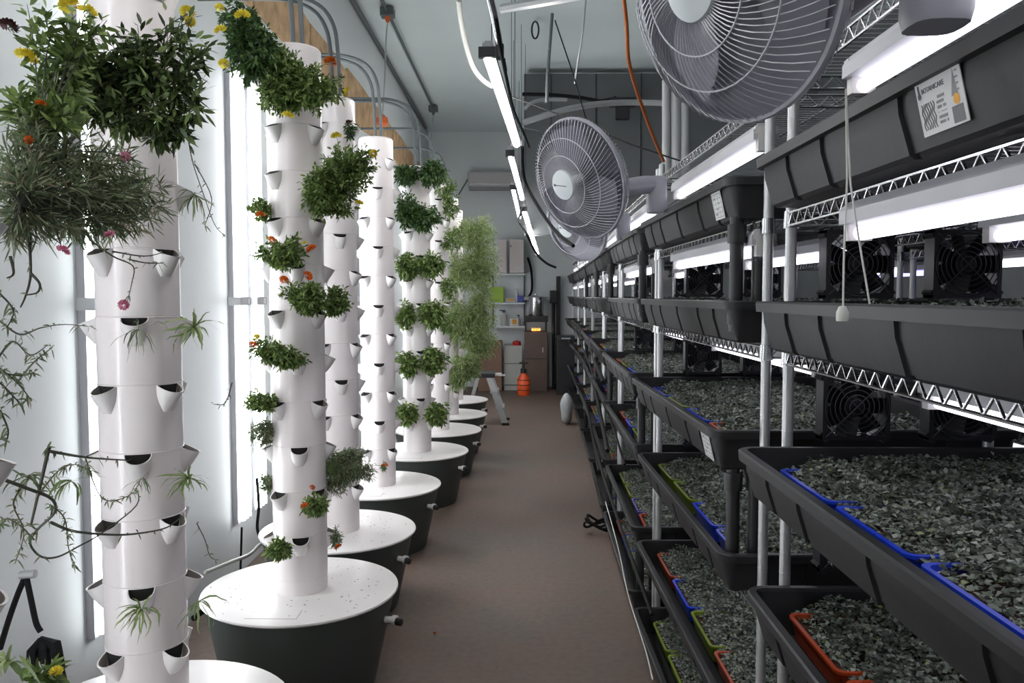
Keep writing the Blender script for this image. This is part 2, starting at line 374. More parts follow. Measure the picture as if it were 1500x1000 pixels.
def plant(name, label, cat, root, blobs, kind, nst, flowers=(), group=None, dens=1.0, stemmat='stem_green'):
    """root: world point in the cup; blobs: [(centre, rx, ry, rz)] world; stems reach random points in blobs, leaves along them"""
    root = Vector(root); Ll, Lw, per, curl, droop, m = KIND[kind]
    t = thing(name, label, cat, root, 0, group)
    P = []; D = []; N = []; st = MB(); tot = sum(b[1]*b[3] for b in blobs)
    for c, rx, ry, rz in blobs:
        c = Vector(c)
        for s in range(max(3, int(nst*rx*rz/tot))):
            v = Vector(rng.normal(size=3)); v.normalize(); v *= rng.uniform(.35, 1.0)**.5
            tip = c+Vector((v.x*rx, v.y*ry, v.z*rz)); mid = (root+tip)/2+Vector((rng.normal()*.25*rx, rng.normal()*.25*ry, abs(rng.normal())*.25*rz+.1*rz))
            if (tip-root).length > .16: mid = c+(mid-c)*.45
            pts = [root*(1-u)**2+mid*2*u*(1-u)+tip*u*u for u in (0, .25, .5, .75, 1)]
            if s % (2 if (tip-root).length < .2 else 6) == 0: st.tube([p-root for p in pts], [.0018, .0016, .0013, .001, .0006], 3, cap=False)
            u0 = .35 if (tip-root).length < .16 else .50
            for q in range(int(per*dens)):
                u = u0+(1-u0)*rng.random(); p = root*(1-u)**2+mid*2*u*(1-u)+tip*u*u
                tg = ((mid-root)*(1-u)+(tip-mid)*u).normalized(); r = Vector(rng.normal(size=3)); r.normalize()
                d = tg*.5+r*.9; p = p+r*Ll*.25
                P.append(p-root); D.append(d); nn = Vector(rng.normal(size=3))*.6+Vector((0, -.3, .8)); N.append(nn)
    n = len(P); P = np.array([tuple(p) for p in P]); D = np.array([tuple(p) for p in D]); N = np.array([tuple(p) for p in N])
    fo = obj('foliage', leafmesh('foliage', P, D, N, Ll*rng.uniform(.6, 1.25, n), Lw*rng.uniform(.7, 1.2, n), m, droop), t)
    if st.v: obj('stems', st.mesh('stems', stemmat), t)
    for fc, p, sc in flowers:
        p = Vector(p); f = obj('flower', FL[fc], t, p-root, (rng.uniform(-.7, 1.2), rng.uniform(-.6, .6), rng.uniform(0, 6))); f.scale = (sc, sc, sc*.9)
        ps = MB(); base = p*.55+Vector(blobs[0][0])*.45; ps.tube([base-root, (base+p)/2-root+Vector((0, 0, .004)), p-root], .0012, 4)
        obj('flower_stalk', ps.mesh('flower_stalk', stemmat), t)
    return t
def cl(px, py, rx, rz, Y, ry=None):
    s = Y/F; return (at(px, py, Y), rx*s, (ry if ry else .8*(rx+rz)/2)*s, rz*s)
MG = 'marigold and herb plants growing in the towers'
# marigold tower (tower 2), its cups are near Y 3.14
Y = 3.10
def pl(label, cup, blobs, kind, nst, fl=(), cat='plant', name='marigold_plant', dens=1.0, grp=MG, sm='stem_green'):
    return plant(name, label, cat, at(*cup), [cl(*b) for b in blobs], kind, nst, [(c, at(x, y, Yf), s) for c, x, y, Yf, s in fl], grp, dens, sm)
pl('dark green marigold bush hanging left of the tower top, three yellow blooms', (405, 75, 3.2), [(352, 28, 30, 28, 3.0), (372, 78, 42, 45, 2.98), (345, 60, 16, 30, 2.95)], 'darkherb', 230, [('yellow', 355, 24, 2.88, 2.6), ('yellow', 323, 45, 2.9, 2.2), ('yellow', 328, 94, 2.9, 1.8), ('yellow', 322, 12, 2.92, 1.6)], dens=1.3)
pl('bright green marigold bush spread across the top of the marigold tower', (430, 160, 3.12), [(412, 120, 38, 45, 3.0), (458, 130, 48, 40, 3.0), (425, 95, 25, 26, 2.98), (395, 140, 22, 24, 2.98)], 'marigold', 260, [('yellow', 509, 135, 3.0, 1.8), ('yellow', 422, 170, 2.9, 2.0), ('orange', 484, 92, 3.1, 2.4)], dens=1.2)
pl('large leafy marigold bush on the tower right side, yellow blooms', (470, 300, 3.14), [(505, 250, 45, 42, 3.12), (468, 285, 34, 36, 3.08), (500, 300, 32, 20, 3.1), (535, 235, 20, 22, 3.14)], 'marigold', 260, [('yellow', 493, 200, 3.1, 2.0), ('yellow', 547, 225, 3.1, 1.5), ('yellow', 526, 298, 3.05, 1.6)], dens=1.2)
pl('small marigold sprig with one orange bloom at upper left of tower', (395, 315, 3.2), [(378, 306, 16, 20, 3.12)], 'marigold', 30, [('orange', 382, 315, 3.04, 1.6)])
pl('marigold bush with two deep orange blooms below the small sprig', (415, 395, 3.12), [(398, 368, 30, 18, 3.05), (425, 372, 24, 24, 3.03), (430, 350, 9, 16, 3.03)], 'marigold', 90, [('orange', 398, 352, 3.0, 1.5), ('orange', 456, 365, 3.0, 1.9), ('yellow', 446, 356, 3.0, 1.0)])
pl('compact marigold bush with orange bloom on the tower middle front', (445, 462, 3.1), [(457, 436, 23, 28, 3.03), (425, 425, 14, 14, 3.04)], 'marigold', 90, [('orange', 450, 404, 3.0, 1.9), ('orange', 416, 411, 3.0, 1.8)])
pl('compact marigold clump on the right of the tower, no blooms', (482, 465, 3.2), [(494, 437, 22, 23, 3.14)], 'marigold', 60)
pl('long marigold clump with yellow-orange blooms at its left end', (418, 542, 3.12), [(390, 512, 24, 20, 3.04), (420, 518, 24, 20, 3.03), (442, 526, 14, 9, 3.05)], 'marigold', 100, [('yellow', 376, 494, 3.0, 1.3), ('orange', 370, 505, 3.0, 1.5)])
pl('pale marigold clump with a single small yellow bloom, lower left', (398, 598, 3.2), [(380, 588, 24, 16, 3.1)], 'marigold', 50, [('yellow', 375, 571, 3.05, .9)])
pl('loose browning sprig hanging under the pale marigold clump', (397, 640, 3.24), [(378, 635, 19, 28, 3.14)], 'lacy', 45, sm='stem_brown', name='herb_sprig', cat='plant')
pl('small dark sprig beside the left edge of the tower foot', (400, 715, 3.25), [(388, 706, 10, 14, 3.2)], 'lacy', 20, name='herb_sprig')
pl('airy grey-green herb bush between the two nearest tubs', (482, 690, 3.25), [(512, 685, 38, 30, 3.3), (540, 690, 16, 12, 3.3), (497, 705, 20, 20, 3.3), (520, 665, 20, 14, 3.3)], 'lacy', 200, [('orange', 562, 682, 3.3, 1.0)], name='herb_bush')
pl('small marigold with two orange blooms above the tub lid', (452, 752, 3.12), [(464, 738, 19, 18, 3.04)], 'marigold', 40, [('orange', 457, 714, 3.0, 1.1), ('orange', 446, 741, 2.98, 1.4)])
pl('bright green tuft in the lowest cup of the marigold tower', (412, 812, 3.12), [(407, 804, 21, 15, 3.06)], 'marigold', 50)
pl('wilted sprig with a rust red bloom at the tub rim', (488, 800, 3.2), [(493, 785, 8, 16, 3.18)], 'lacy', 10, [('orange', 496, 801, 3.1, 1.4)], name='wilted_sprig', sm='stem_dark')
pl('dark shrivelled bloom standing on the second tower top', (512, 205, 3.95), [(513, 188, 7, 12, 3.95)], 'darkherb', 8, [('maroon', 511, 180, 3.95, 1.5)], name='dead_bloom', sm='stem_dark')
pl('tiny dark flower stalks at the foot of the bare tower', (563, 690, 4.95), [(563, 682, 5, 8, 4.94)], 'lacy', 8, [('orange', 566, 681, 4.9, 1.2)], name='herb_sprig')
# dark herb tower (tower 5)
H = 6.08
for lab, cup, bl, kd, n in [
    ('round dark herb ruff at top left of the fifth tower', (600, 262, H), [(594, 255, 18, 15, H-.1)], 'parsleydark', 90),
    ('round dark herb ruff at top right of the fifth tower', (628, 262, H), [(634, 254, 22, 20, H-.1)], 'parsleydark', 110),
    ('widest dark herb ruff, second row of the fifth tower', (610, 330, H), [(595, 308, 17, 30, H-.1), (625, 318, 24, 22, H-.1)], 'parsleydark', 210),
    ('green herb ruff in the third row, left half', (598, 398, H), [(595, 389, 17, 20, H-.1)], 'parsley', 80),
    ('green herb ruff in the third row, right half', (628, 398, H), [(630, 388, 24, 21, H-.1)], 'parsley', 100),
    ('green herb tuft in the fourth row, left side', (600, 472, H), [(593, 460, 13, 23, H-.1)], 'parsley', 60),
    ('green herb tuft in the fourth row, right side', (630, 475, H), [(635, 458, 23, 24, H-.1)], 'parsley', 100),
    ('green herb tuft in the fifth row, left side', (600, 545, H), [(596, 532, 17, 22, H-.1)], 'parsley', 75),
    ('green herb tuft in the fifth row, right side', (630, 545, H), [(635, 526, 22, 22, H-.1)], 'parsley', 95),
    ('green herb tuft just above the lid, left side', (600, 618, H), [(597, 606, 17, 18, H-.1)], 'parsley', 65),
    ('green herb tuft just above the lid, right side', (628, 618, H), [(641, 606, 18, 18, H-.1)], 'parsley', 65)]:
    pl(lab, cup, bl, kd, n, name='herb_plant', dens=.9)
H = 7.1
for i, (cx, cy, rx, rz) in enumerate([(655, 278, 15, 20), (662, 300, 12, 22), (664, 350, 14, 24), (660, 420, 14, 24), (657, 470, 13, 20)]):
    pl('pale leafy sprig %s the sixth tower' % ['at the very top of', 'just below the top of', 'at shoulder height of', 'halfway down', 'low on'][i], (650, cy+12, H), [(cx, cy, rx, rz, H-.08)], 'parsley', 34, name='leafy_sprig', dens=.6)
for i, (cx, cy, rx, rz, YY) in enumerate([(697, 340, 32, 32, 8.0), (712, 385, 24, 48, 8.05), (682, 395, 30, 42, 8.0), (708, 455, 24, 48, 8.05), (674, 470, 30, 42, 8.0), (706, 500, 26, 28, 7.95), (668, 545, 26, 30, 7.85), (688, 535, 20, 20, 7.8)]):
    pl('tall feathery pale green plant, %s' % ['topmost on the seventh tower', 'by the white wall cabinets', 'upper middle of the feathery mass', 'reaching towards the green box', 'middle of the feathery mass on the left', 'hanging above the step stool', 'trailing low over the far tubs', 'lowest wisp beside the step stool'][i], (672, cy+10, 8.08), [(cx, cy, rx, rz, YY)], 'feather', 190, name='feathery_plant', dens=.9, grp='feathery plants on the far towers')
# foreground masses
pl('big dark leafy marigold shrub across the top of the foreground tower', (205, 200, 2.02), [(165, 95, 48, 42, 1.85), (215, 60, 34, 26, 1.85), (262, 40, 24, 22, 1.85), (290, 68, 26, 22, 1.85), (225, 110, 40, 34, 1.85), (275, 128, 34, 24, 1.85), (170, 160, 48, 30, 1.85), (250, 165, 34, 26, 1.85), (265, 195, 22, 16, 1.88), (235, 200, 22, 14, 1.88), (112, 95, 34, 30, 1.8), (290, 155, 16, 16, 1.85), (110, 150, 36, 26, 1.8)], 'shrub', 230, [('yellow', 275, 20, 1.85, 1.7), ('yellow', 278, 32, 1.85, 1.2)], name='marigold_shrub', dens=.55, sm='stem_dark')
pl('light green marigold shoots behind the dark shrub, upper left', (60, 200, 1.45), [(110, 50, 30, 28, 1.6), (90, 120, 44, 34, 1.6), (50, 20, 40, 14, 1.55), (75, 165, 50, 26, 1.5), (130, 30, 26, 22, 1.6), (30, 150, 30, 30, 1.5)], 'shrublight', 90, [('yellow', 38, 85, 1.5, 1.9), ('maroon', 13, 40, 1.5, 1.6), ('orange', 60, 153, 1.45, .9), ('yellow', 104, 10, 1.75, 2.2), ('yellow', 128, 18, 1.75, 1.8)], name='marigold_shrub', dens=.6, sm='stem_dark')
pl('tangled grey-green carnation mass with pink blooms at far left', (30, 300, 1.35), [(40, 210, 44, 34, 1.45), (100, 220, 50, 30, 1.55), (170, 235, 44, 26, 1.65), (30, 270, 40, 34, 1.4), (95, 275, 50, 34, 1.5), (160, 285, 50, 30, 1.6), (215, 280, 36, 24, 1.7), (60, 330, 50, 24, 1.45), (130, 330, 44, 24, 1.55), (185, 325, 40, 26, 1.65), (235, 300, 22, 14, 1.72), (20, 345, 26, 18, 1.4)], 'dianthus', 300, [('pink', 183, 230, 1.55, .95), ('pink', 160, 344, 1.5, .9), ('pink', 92, 368, 1.42, 1.15), ('orange', 42, 205, 1.4, .7)], name='carnation_plant', dens=.9, sm='stem_dark')
def strappy(label, cup, tips, Ln=.05, Wd=.0055, name='strap_leaf_plant', m='leaf_strap', ns=26, spread=(25, 25), hang=0):
    root = at(*cup); t = thing(name, label, 'plant', root, 0, MG); b = MB(); P = []; D = []; N = []
    s = cup[2]/F
    for i in range(ns):
        a = rng.uniform(0, 2*PI); el = rng.uniform(-.2, 1.2) if not hang else rng.uniform(-1, .8)
        d = Vector((math.cos(a)*math.cos(el), -abs(math.sin(a))*math.cos(el)*.9, math.sin(el)))
        L = rng.uniform(.5, 1.1)*Ln; n = 6; prev = Vector((0, 0, 0)); pts = [prev]
        for k in range(n):
            d = (d+Vector((0, 0, -.28))+Vector(rng.normal(size=3))*.22).normalized(); prev = prev+d*L*2/n; pts.append(prev)
        wv = d.cross(Vector((0, 0, 1)));  wv = wv.normalized() if wv.length > .01 else Vector((1, 0, 0)); wv = (wv+Vector(rng.normal(size=3))*.4).normalized()
        vs = []
        for k, p in enumerate(pts):
            ww = Wd*.5*math.sin(PI*min(1, (k+.7)/(n+.7)))+.0004; vs += [p-wv*ww, p+wv*ww]
        b.add(vs, [(2*k, 2*k+1, 2*k+3, 2*k+2) for k in range(n)])
    obj('foliage', b.mesh('foliage', m), t); return t
strappy('strappy sprout arching out of the right-hand cup, upper foreground tower', (284, 480, 2.1), None, .05, .0075, ns=24)
strappy('strappy grass tuft in the right-hand cup of the foreground tower middle', (277, 700, 2.1), None, .04, .006, ns=30)
strappy('spider-like tuft in the low front cup of the foreground tower', (208, 893, 2.0), None, .04, .0055, ns=30)
strappy('sparse drooping sprout in the lowest right cup over the tub', (292, 880, 2.12), None, .045, .005, ns=12, hang=1)
strappy('thin dry sprout hanging from the upper front cup', (203, 482, 2.0), None, .045, .003, m='leaf_grey', ns=18, hang=1, name='dry_sprout')
strappy('thin dry strands in the middle front cup', (210, 700, 2.0), None, .03, .002, m='leaf_grey', ns=14, hang=1, name='dry_sprout')
strappy('wispy sprout in the right cup near the tower shoulder', (285, 285, 2.1), None, .05, .004, m='leaf_grey', ns=22, hang=1, name='wispy_sprout')
strappy('pale curled sprout above the dark stems at left', (105, 705, 1.5), None, .028, .004, ns=22)
strappy('greyish upright sprig at the left above the branch', (42, 700, 1.4), None, .028, .0035, m='leaf_grey', ns=26, name='dry_sprout')
strappy('yellow green leaves at the bottom left corner', (12, 970, 1.35), None, .035, .012, ns=10)
def vines(label, paths, r=.0022, m='stem_dark', leaves='dianthus', name='bare_vine', nl=10, fl=()):
    root = at(*paths[0][0]); t = thing(name, label, 'plant stem', root, 0, 'trailing stems at the left'); b = MB(); P = []; D = []
    for p in paths:
        pts = smooth_path([at(*q)-root for q in p], 5); rr = [r*(1-.6*i/len(pts)) for i in range(len(pts))]; b.tube(pts, rr, 5)
        for i in range(nl):
            q = pts[int(rng.integers(len(pts)))]; P.append(q); D.append(rng.normal(size=3)+np.array([0, 0, .2]))
    obj('stem', b.mesh('stem', m, 60), t); P = np.array([tuple(q) for q in P]); D = np.array(D)
    L = KIND[leaves]
    if nl: obj('leaves', leafmesh('leaves', P, D, rng.normal(size=P.shape), .55*L[0]*rng.uniform(.4, 1.2, len(P)), L[1], L[5], .5), t)
    for fc, x, y, YY, sc in fl: f = obj('flower', FL[fc], t, at(x, y, YY)-root, (1.2, 0, .4)); f.scale = (sc,)*3
vines('long bare dark branches curling in front of the foreground tower', [[(0, 700, 1.3), (40, 715, 1.35), (75, 730, 1.4), (80, 750, 1.45), (55, 775, 1.5), (44, 795, 1.5), (60, 815, 1.55), (85, 815, 1.6), (115, 800, 1.7), (150, 780, 1.8), (200, 740, 1.9), (200, 715, 1.95)], [(75, 765, 1.5), (110, 778, 1.6), (170, 783, 1.75), (210, 780, 1.85), (245, 772, 1.9), (268, 755, 1.95)], [(72, 655, 1.3), (45, 770, 1.5)], [(70, 660, 1.4), (130, 670, 1.6), (190, 674, 1.9)]], .0032, nl=22)
vines('dark looping stem dangling below the carnation mass', [[(42, 340, 1.4), (45, 400, 1.4), (38, 432, 1.4), (30, 450, 1.4)], [(45, 400, 1.4), (58, 415, 1.4), (55, 428, 1.4), (38, 432, 1.4)], [(15, 375, 1.35), (20, 400, 1.35), (10, 407, 1.35)]], .0028, nl=3)
vines('carnation stem with one drooping pink bloom on the tower front', [[(130, 350, 1.7), (165, 375, 1.8), (195, 390, 1.9), (193, 415, 1.92), (187, 440, 1.92)], [(165, 368, 1.8), (210, 375, 1.92), (238, 370, 2.0)], [(190, 380, 1.9), (215, 385, 1.95), (240, 385, 2.0)]], .002, nl=12, name='carnation_plant', fl=[('pink', 181, 447, 1.92, 1.25)])
vines('thin leafy runners at left pointing to the tower cup', [[(0, 470, 1.3), (30, 490, 1.4), (60, 480, 1.5), (95, 475, 1.6), (130, 478, 1.8)], [(0, 520, 1.3), (20, 500, 1.35), (45, 520, 1.45), (70, 505, 1.5)], [(25, 560, 1.3), (50, 530, 1.45), (75, 510, 1.5)], [(0, 430, 1.3), (20, 455, 1.3), (10, 480, 1.3)]], .0018, nl=34, leaves='dianthus')
vines('drooping grey-green runners at the left edge, mid height', [[(0, 540, 1.25), (25, 560, 1.3), (45, 585, 1.35)], [(0, 600, 1.25), (12, 630, 1.25), (8, 650, 1.25)], [(0, 560, 1.25), (15, 575, 1.25), (30, 592, 1.25)], [(0, 545, 1.25), (30, 550, 1.3), (50, 545, 1.3)]], .0018, nl=30)
vines('slack bare stems hanging beside the lit wall strip', [[(275, 200, 2.1), (283, 240, 2.1), (300, 290, 2.1), (315, 330, 2.1), (330, 345, 2.1)], [(285, 240, 2.1), (310, 290, 2.1), (300, 330, 2.1)], [(288, 766, 2.1), (300, 790, 2.1), (308, 815, 2.1), (320, 820, 2.1)], [(340, 560, 2.1), (330, 590, 2.1), (313, 592, 2.1)]], .0016, nl=18)

vines('fine branching dry runners behind the dark curling branches', [[(50, 790, 1.5), (30, 770, 1.45), (10, 760, 1.4), (0, 770, 1.35)], [(60, 720, 1.5), (85, 690, 1.55), (110, 680, 1.6), (135, 690, 1.7)], [(75, 740, 1.5), (95, 760, 1.55), (100, 800, 1.6), (108, 830, 1.65)], [(30, 715, 1.4), (20, 740, 1.4), (35, 780, 1.45), (22, 825, 1.5)], [(125, 670, 1.7), (150, 730, 1.75), (190, 725, 1.85), (205, 705, 1.92)]], .0016, nl=60, m='stem_brown', name='dry_runner')
plant('marigold_sprig', 'yellow marigold bloom on leafy sprig at the bottom left corner', 'plant', at(40, 1010, 1.4), [cl(60, 990, 26, 16, 1.4)], 'shrublight', 8, [('yellow', at(82, 984, 1.38), 1.1)], MG, .5)
# pot litter and debris on the lids
def litter(label, c, r, n, z, box=None):
    a = rng.uniform(0, 2*PI, n); rr = r*np.sqrt(rng.uniform(.12, 1, n)); P = np.stack([rr*np.cos(a), rr*np.sin(a), np.full(n, .0015)], 1)
    if box: P = np.stack([rng.uniform(-box[0], box[0], n), rng.uniform(-box[1], box[1], n), np.full(n, .0015)], 1)
    D = rng.normal(size=(n, 3)); D[:, 2] = .05; o = obj('leaf_litter', leafmesh('litter', P, D, np.tile([0, 0, 1.], (n, 1)), rng.uniform(.004, .016, n), rng.uniform(.002, .007, n), 'litter', 0, True), None, (c[0], c[1], z))
    tag(o, label, 'debris'); o['kind'] = 'stuff'
litter('dead leaf scraps scattered on the nearest full white lid', TOW[2], .36, 90, ZL+.002)
litter('dead leaf scraps scattered on the second white lid', TOW[3], .36, 110, ZL+.002)
litter('a few leaf scraps on the third white lid', TOW[4], .36, 30, ZL+.002)
litter('leaf scraps on the floor beside the first tub', (-.35, 3.1), .3, 26, .001, (.3, .8))
litter('dark dirt and leaf scraps on the floor along the left wall', (-1.45, 3.2), .3, 60, .001, (.15, 1.0))
p = at(637, 910, 3.72); f = obj('fallen_flower', FL['orange'], None, (p.x, 3.72, .006)); f.scale = (.9, .9, .6); tag(f, 'single orange bloom lying on the aisle floor', 'flower')

# ------------------------------------------------------------------ racks and troughs on the right
RY0 = [.5, 2.2, 3.85, 5.45, 7.05, 8.65, 10.25, 11.85]; TL = 1.46; TW = .85; TH = .115
RXA = [.545, .545, .53, .55, .60, .64, .68, .71]; RXB = [.545, .52, .55, .60, .64, .68, .71, .73]
LZ = [1.888, 1.557, 1.208, .868, .47, .16]; LX = [0, .003, -.032, -.005, -.005, -.02]
def outline(ins, L, W, rad=.045, groove=0.0, gy=(-.52, -.32, 0, .32, .52)):
    hw, hl = W/2-ins, L/2-ins; r = max(rad-ins, .008); P = []
    def corner(cx, cy, a0):
        for k in range(5):
            a = a0+PI/2*k/4; P.append((cx+r*math.cos(a), cy+r*math.sin(a)))
    corner(hw-r, hl-r, 0); corner(-(hw-r), hl-r, PI/2)
    for g in sorted(gy, reverse=True):
        for d, q in ((.016, 0), (.012, groove), (-.012, groove), (-.016, 0)): P.append((-hw+q, g+d))
    corner(-(hw-r), -(hl-r), PI)
    for g in (-.2, .2):
        for d, q in ((-.016, 0), (-.012, groove), (.012, groove), (.016, 0)): P.append((g+d, -hl+q))
    corner(hw-r, -(hl-r), 3*PI/2); return P
def loft(b, rings, close_last=True, flip=False, mi=0):
    n = len(rings[0][0]); vs = []
    for P, z in rings: vs += [(x, y, z) for x, y in P]
    fs = [(i*n+k, i*n+(k+1) % n, (i+1)*n+(k+1) % n, (i+1)*n+k) for i in range(len(rings)-1) for k in range(n)]
    if close_last: fs.append(tuple((len(rings)-1)*n+k for k in range(n)))
    b.add(vs, fs, mi)
def trough_meshes():
    b = MB(); g = .012
    loft(b, [(outline(.012, TL, TW, groove=g), -.012), (outline(.016, TL, TW, groove=g), -.05), (outline(.034, TL, TW, groove=g), -TH+.006), (outline(.042, TL, TW, groove=g*.8), -TH)])
    loft(b, [(outline(.018, TL, TW), -.004), (outline(.022, TL, TW), -.05), (outline(.04, TL, TW), -TH+.008)])
    body = b.mesh('trough_body', 'trough_black', 35)
    r = MB(); loft(r, [(outline(.013, TL, TW), -.024), (outline(-.002, TL, TW), -.024), (outline(-.004, TL, TW), -.004), (outline(0, TL, TW), 0), (outline(.016, TL, TW), 0), (outline(.019, TL, TW), -.008)], False)
    rim = r.mesh('trough_rim', 'rim_black', 35)
    return body, rim
TBODY, TRIM = trough_meshes()
SD, SW = .62, 1.51   # shelf depth (x) and length (y)
def shelf_meshes():
    fr = MB(); hx, hy = SD/2, SW/2
    for z in (0, -.030): fr.tube([(-hx, -hy, z), (-hx, hy, z)], .0035, 6); fr.tube([(hx, -hy, z), (hx, hy, z)], .0035, 6); fr.tube([(-hx, -hy, z), (hx, -hy, z)], .0035, 6); fr.tube([(-hx, hy, z), (hx, hy, z)], .0035, 6)
    for x in (-.1, .1): fr.tube([(x, -hy, -.004), (x, hy, -.004)], .003, 5)
    for sx in (-1, 1):
        for sy in (-1, 1): fr.lathe([(.015, -.035), (.019, -.035), (.017, .005), (.014, .005)], 12, (sx*(hx-.012), sy*(hy-.0), 0))
    frame = fr.mesh('shelf_frame', 'chrome', 50)
    z = MB(); n = 28
    for x in (-hx, hx):
        pts = [(x, -hy+.02+(SW-.04)*i/(2*n), 0 if i % 2 else -.030) for i in range(2*n+1)]; z.tube(pts, .0030, 4)
    for y in (-hy, hy):
        pts = [(-hx+.02+(SD-.04)*i/20, y, 0 if i % 2 else -.030) for i in range(21)]; z.tube(pts, .0030, 4)
    zig = z.mesh('zigzag_wire', 'chrome')
    d = MB(); k = 54
    for i in range(1, k): y = -hy+SW*i/k; d.tube([(-hx, y, .003), (hx, y, .003)], .0016, 4, cap=False)
    deck = d.mesh('deck_wire', 'chrome')
    p = MB(); prof = [(.0135, .09), (.0135, 2.15), (.006, 2.156)]; p.lathe(prof, 12)
    for q in range(40): p.lathe([(.0138, 0), (.0142, .002), (.0138, .004)], 12, (0, 0, .14+q*.05))
    post = p.mesh('post', 'post_grey', 40)
    c = MB(); c.tube([(0, 0, .09), (0, 0, .06)], .01, 8); c.box((0, .0, .055), (.035, .03, .012)); c.box((-.016, 0, .04), (.003, .028, .04)); c.box((.016, 0, .04), (.003, .028, .04)); fork = c.mesh('caster', 'black_plastic')
    wl = MB(); wl.lathe([(.012, -.012), (.034, -.012), (.036, -.006), (.036, .006), (.034, .012), (.012, .012)], 20, axis=(1, 0, 0)); wheel = wl.mesh('wheel', 'black_rubber', 40)
    return frame, zig, deck, post, fork, wheel
SF, SZ, SDK, SP, SCF, SWH = shelf_meshes()
def light_meshes():
    L = 1.1; h = MB()
    prof = [(-.034, -.012), (-.034, .012), (-.02, .030), (.02, .030), (.034, .012), (.034, -.012), (.0, -.014)]
    n = len(prof); vs = [(x, -L/2, z) for x, z in prof]+[(x, L/2, z) for x, z in prof]
    h.add(vs, [(i, (i+1) % n, n+(i+1) % n, n+i) for i in range(n)]+[tuple(range(n-1, -1, -1)), tuple(range(n, 2*n))])
    hs = h.mesh('housing', 'fixture_white')
    e = MB()
    e.box((0, 0, -.018), (.045, .024, .05)); e.box((0, 0, .012), (.06, .02, .02))
    ends = e.mesh('end_cap', 'ac_white')
    t = MB(); t.tube([(0, -L/2+.01, -.029), (0, L/2-.01, -.029)], .0135, 12)
    return hs, ends, t.mesh('tube', 'tube_grow', 60), t.mesh('tube', 'tube_purple', 60)
GH, GE, GT, GP = light_meshes()
# inserts with microgreens
IW, IL = .60, .305
def insert_mesh(m):
    b = MB(); 
    def rr(w, l, r):
        P = []
        for cx, cy, a0 in ((w/2-r, l/2-r, 0), (-w/2+r, l/2-r, PI/2), (-w/2+r, -l/2+r, PI), (w/2-r, -l/2+r, 3*PI/2)):
            for k in range(4): a = a0+PI/2*k/3; P.append((cx+r*math.cos(a), cy+r*math.sin(a)))
        return P
    loft(b, [(rr(IW-.03, IL-.03, .015), 0), (rr(IW-.008, IL-.008, .02), .052), (rr(IW, IL, .02), .052), (rr(IW, IL, .02), .058), (rr(IW-.018, IL-.018, .018), .058), (rr(IW-.03, IL-.03, .015), .036)], True)
    return b.mesh('insert', m, 40)
IM = {k: insert_mesh('insert_'+k) for k in ('orange', 'blue', 'green', 'violet')}
def bed_mesh(seed, n=9500, patch=.0):
    r = np.random.default_rng(seed); P = np.stack([r.uniform(-IW/2+.012, IW/2, n), r.uniform(-IL/2-.022, IL/2+.022, n), np.zeros(n)], 1)
    bump = .010*np.sin(P[:, 0]*23+seed)*np.sin(P[:, 1]*31+seed*2)+.006*np.sin(P[:, 0]*61+P[:, 1]*47)
    edge = np.clip((P[:, 0]+IW/2-.02)/.06, .2, 1)
    P[:, 2] = .045+(.034+bump)*edge*r.uniform(.25, 1.05, n)
    keep = r.random(n) > (np.clip(.07-(P[:, 0]+IW/2), 0, .07)/.07)*(.4+.55*np.sin(P[:, 1]*22+seed*1.7)); P = P[keep]; n = len(P)
    D = r.normal(size=(n, 3)); D[:, 2] = r.uniform(.0, .6, n); N = np.tile([0, 0, 1.], (n, 1))+r.normal(size=(n, 3))*.35
    return leafmesh('microgreens', P, D, N, r.uniform(.010, .017, n), r.uniform(.008, .012, n), 'leaf_micro', .15, True)
BEDS = [bed_mesh(s) for s in (1, 2, 3, 4)]
sb = MB(); sb.box((0, 0, .040), (IW-.024, IL-.024, .012)); SOIL = sb.mesh('soil', 'soil')
def racked(k, lx, ly, z):
    y = RY0[k]+TL/2+ly; x = RXA[k]+(RXB[k]-RXA[k])*((ly+TL/2)/TL)+lx; return Vector((x, y, z))
def ang(k): return -math.atan((RXB[k]-RXA[k])/TL)
ORDC = {0: ['blue', 'blue', 'green', 'orange'], 1: ['orange', 'blue', 'green', 'orange'], 2: ['green', 'violet', 'orange', 'blue'], 3: ['orange', 'green', 'blue', 'orange']}
COLS = {(2, 0): ['blue', 'blue', 'blue', 'blue'], (3, 0): ['blue', 'blue', 'orange', 'orange'], (2, 1): ['orange', 'blue', 'green', 'blue'], (3, 1): ['blue', 'blue', 'green', 'green'], (4, 1): ['orange', 'green', 'blue', 'orange'], (5, 1): ['green', 'blue', 'green', 'green'], (4, 2): ['orange', 'violet', 'green', 'green'], (3, 2): ['blue', 'green', 'blue', 'orange']}
SLOT = ['nearest', 'second', 'third', 'farthest']
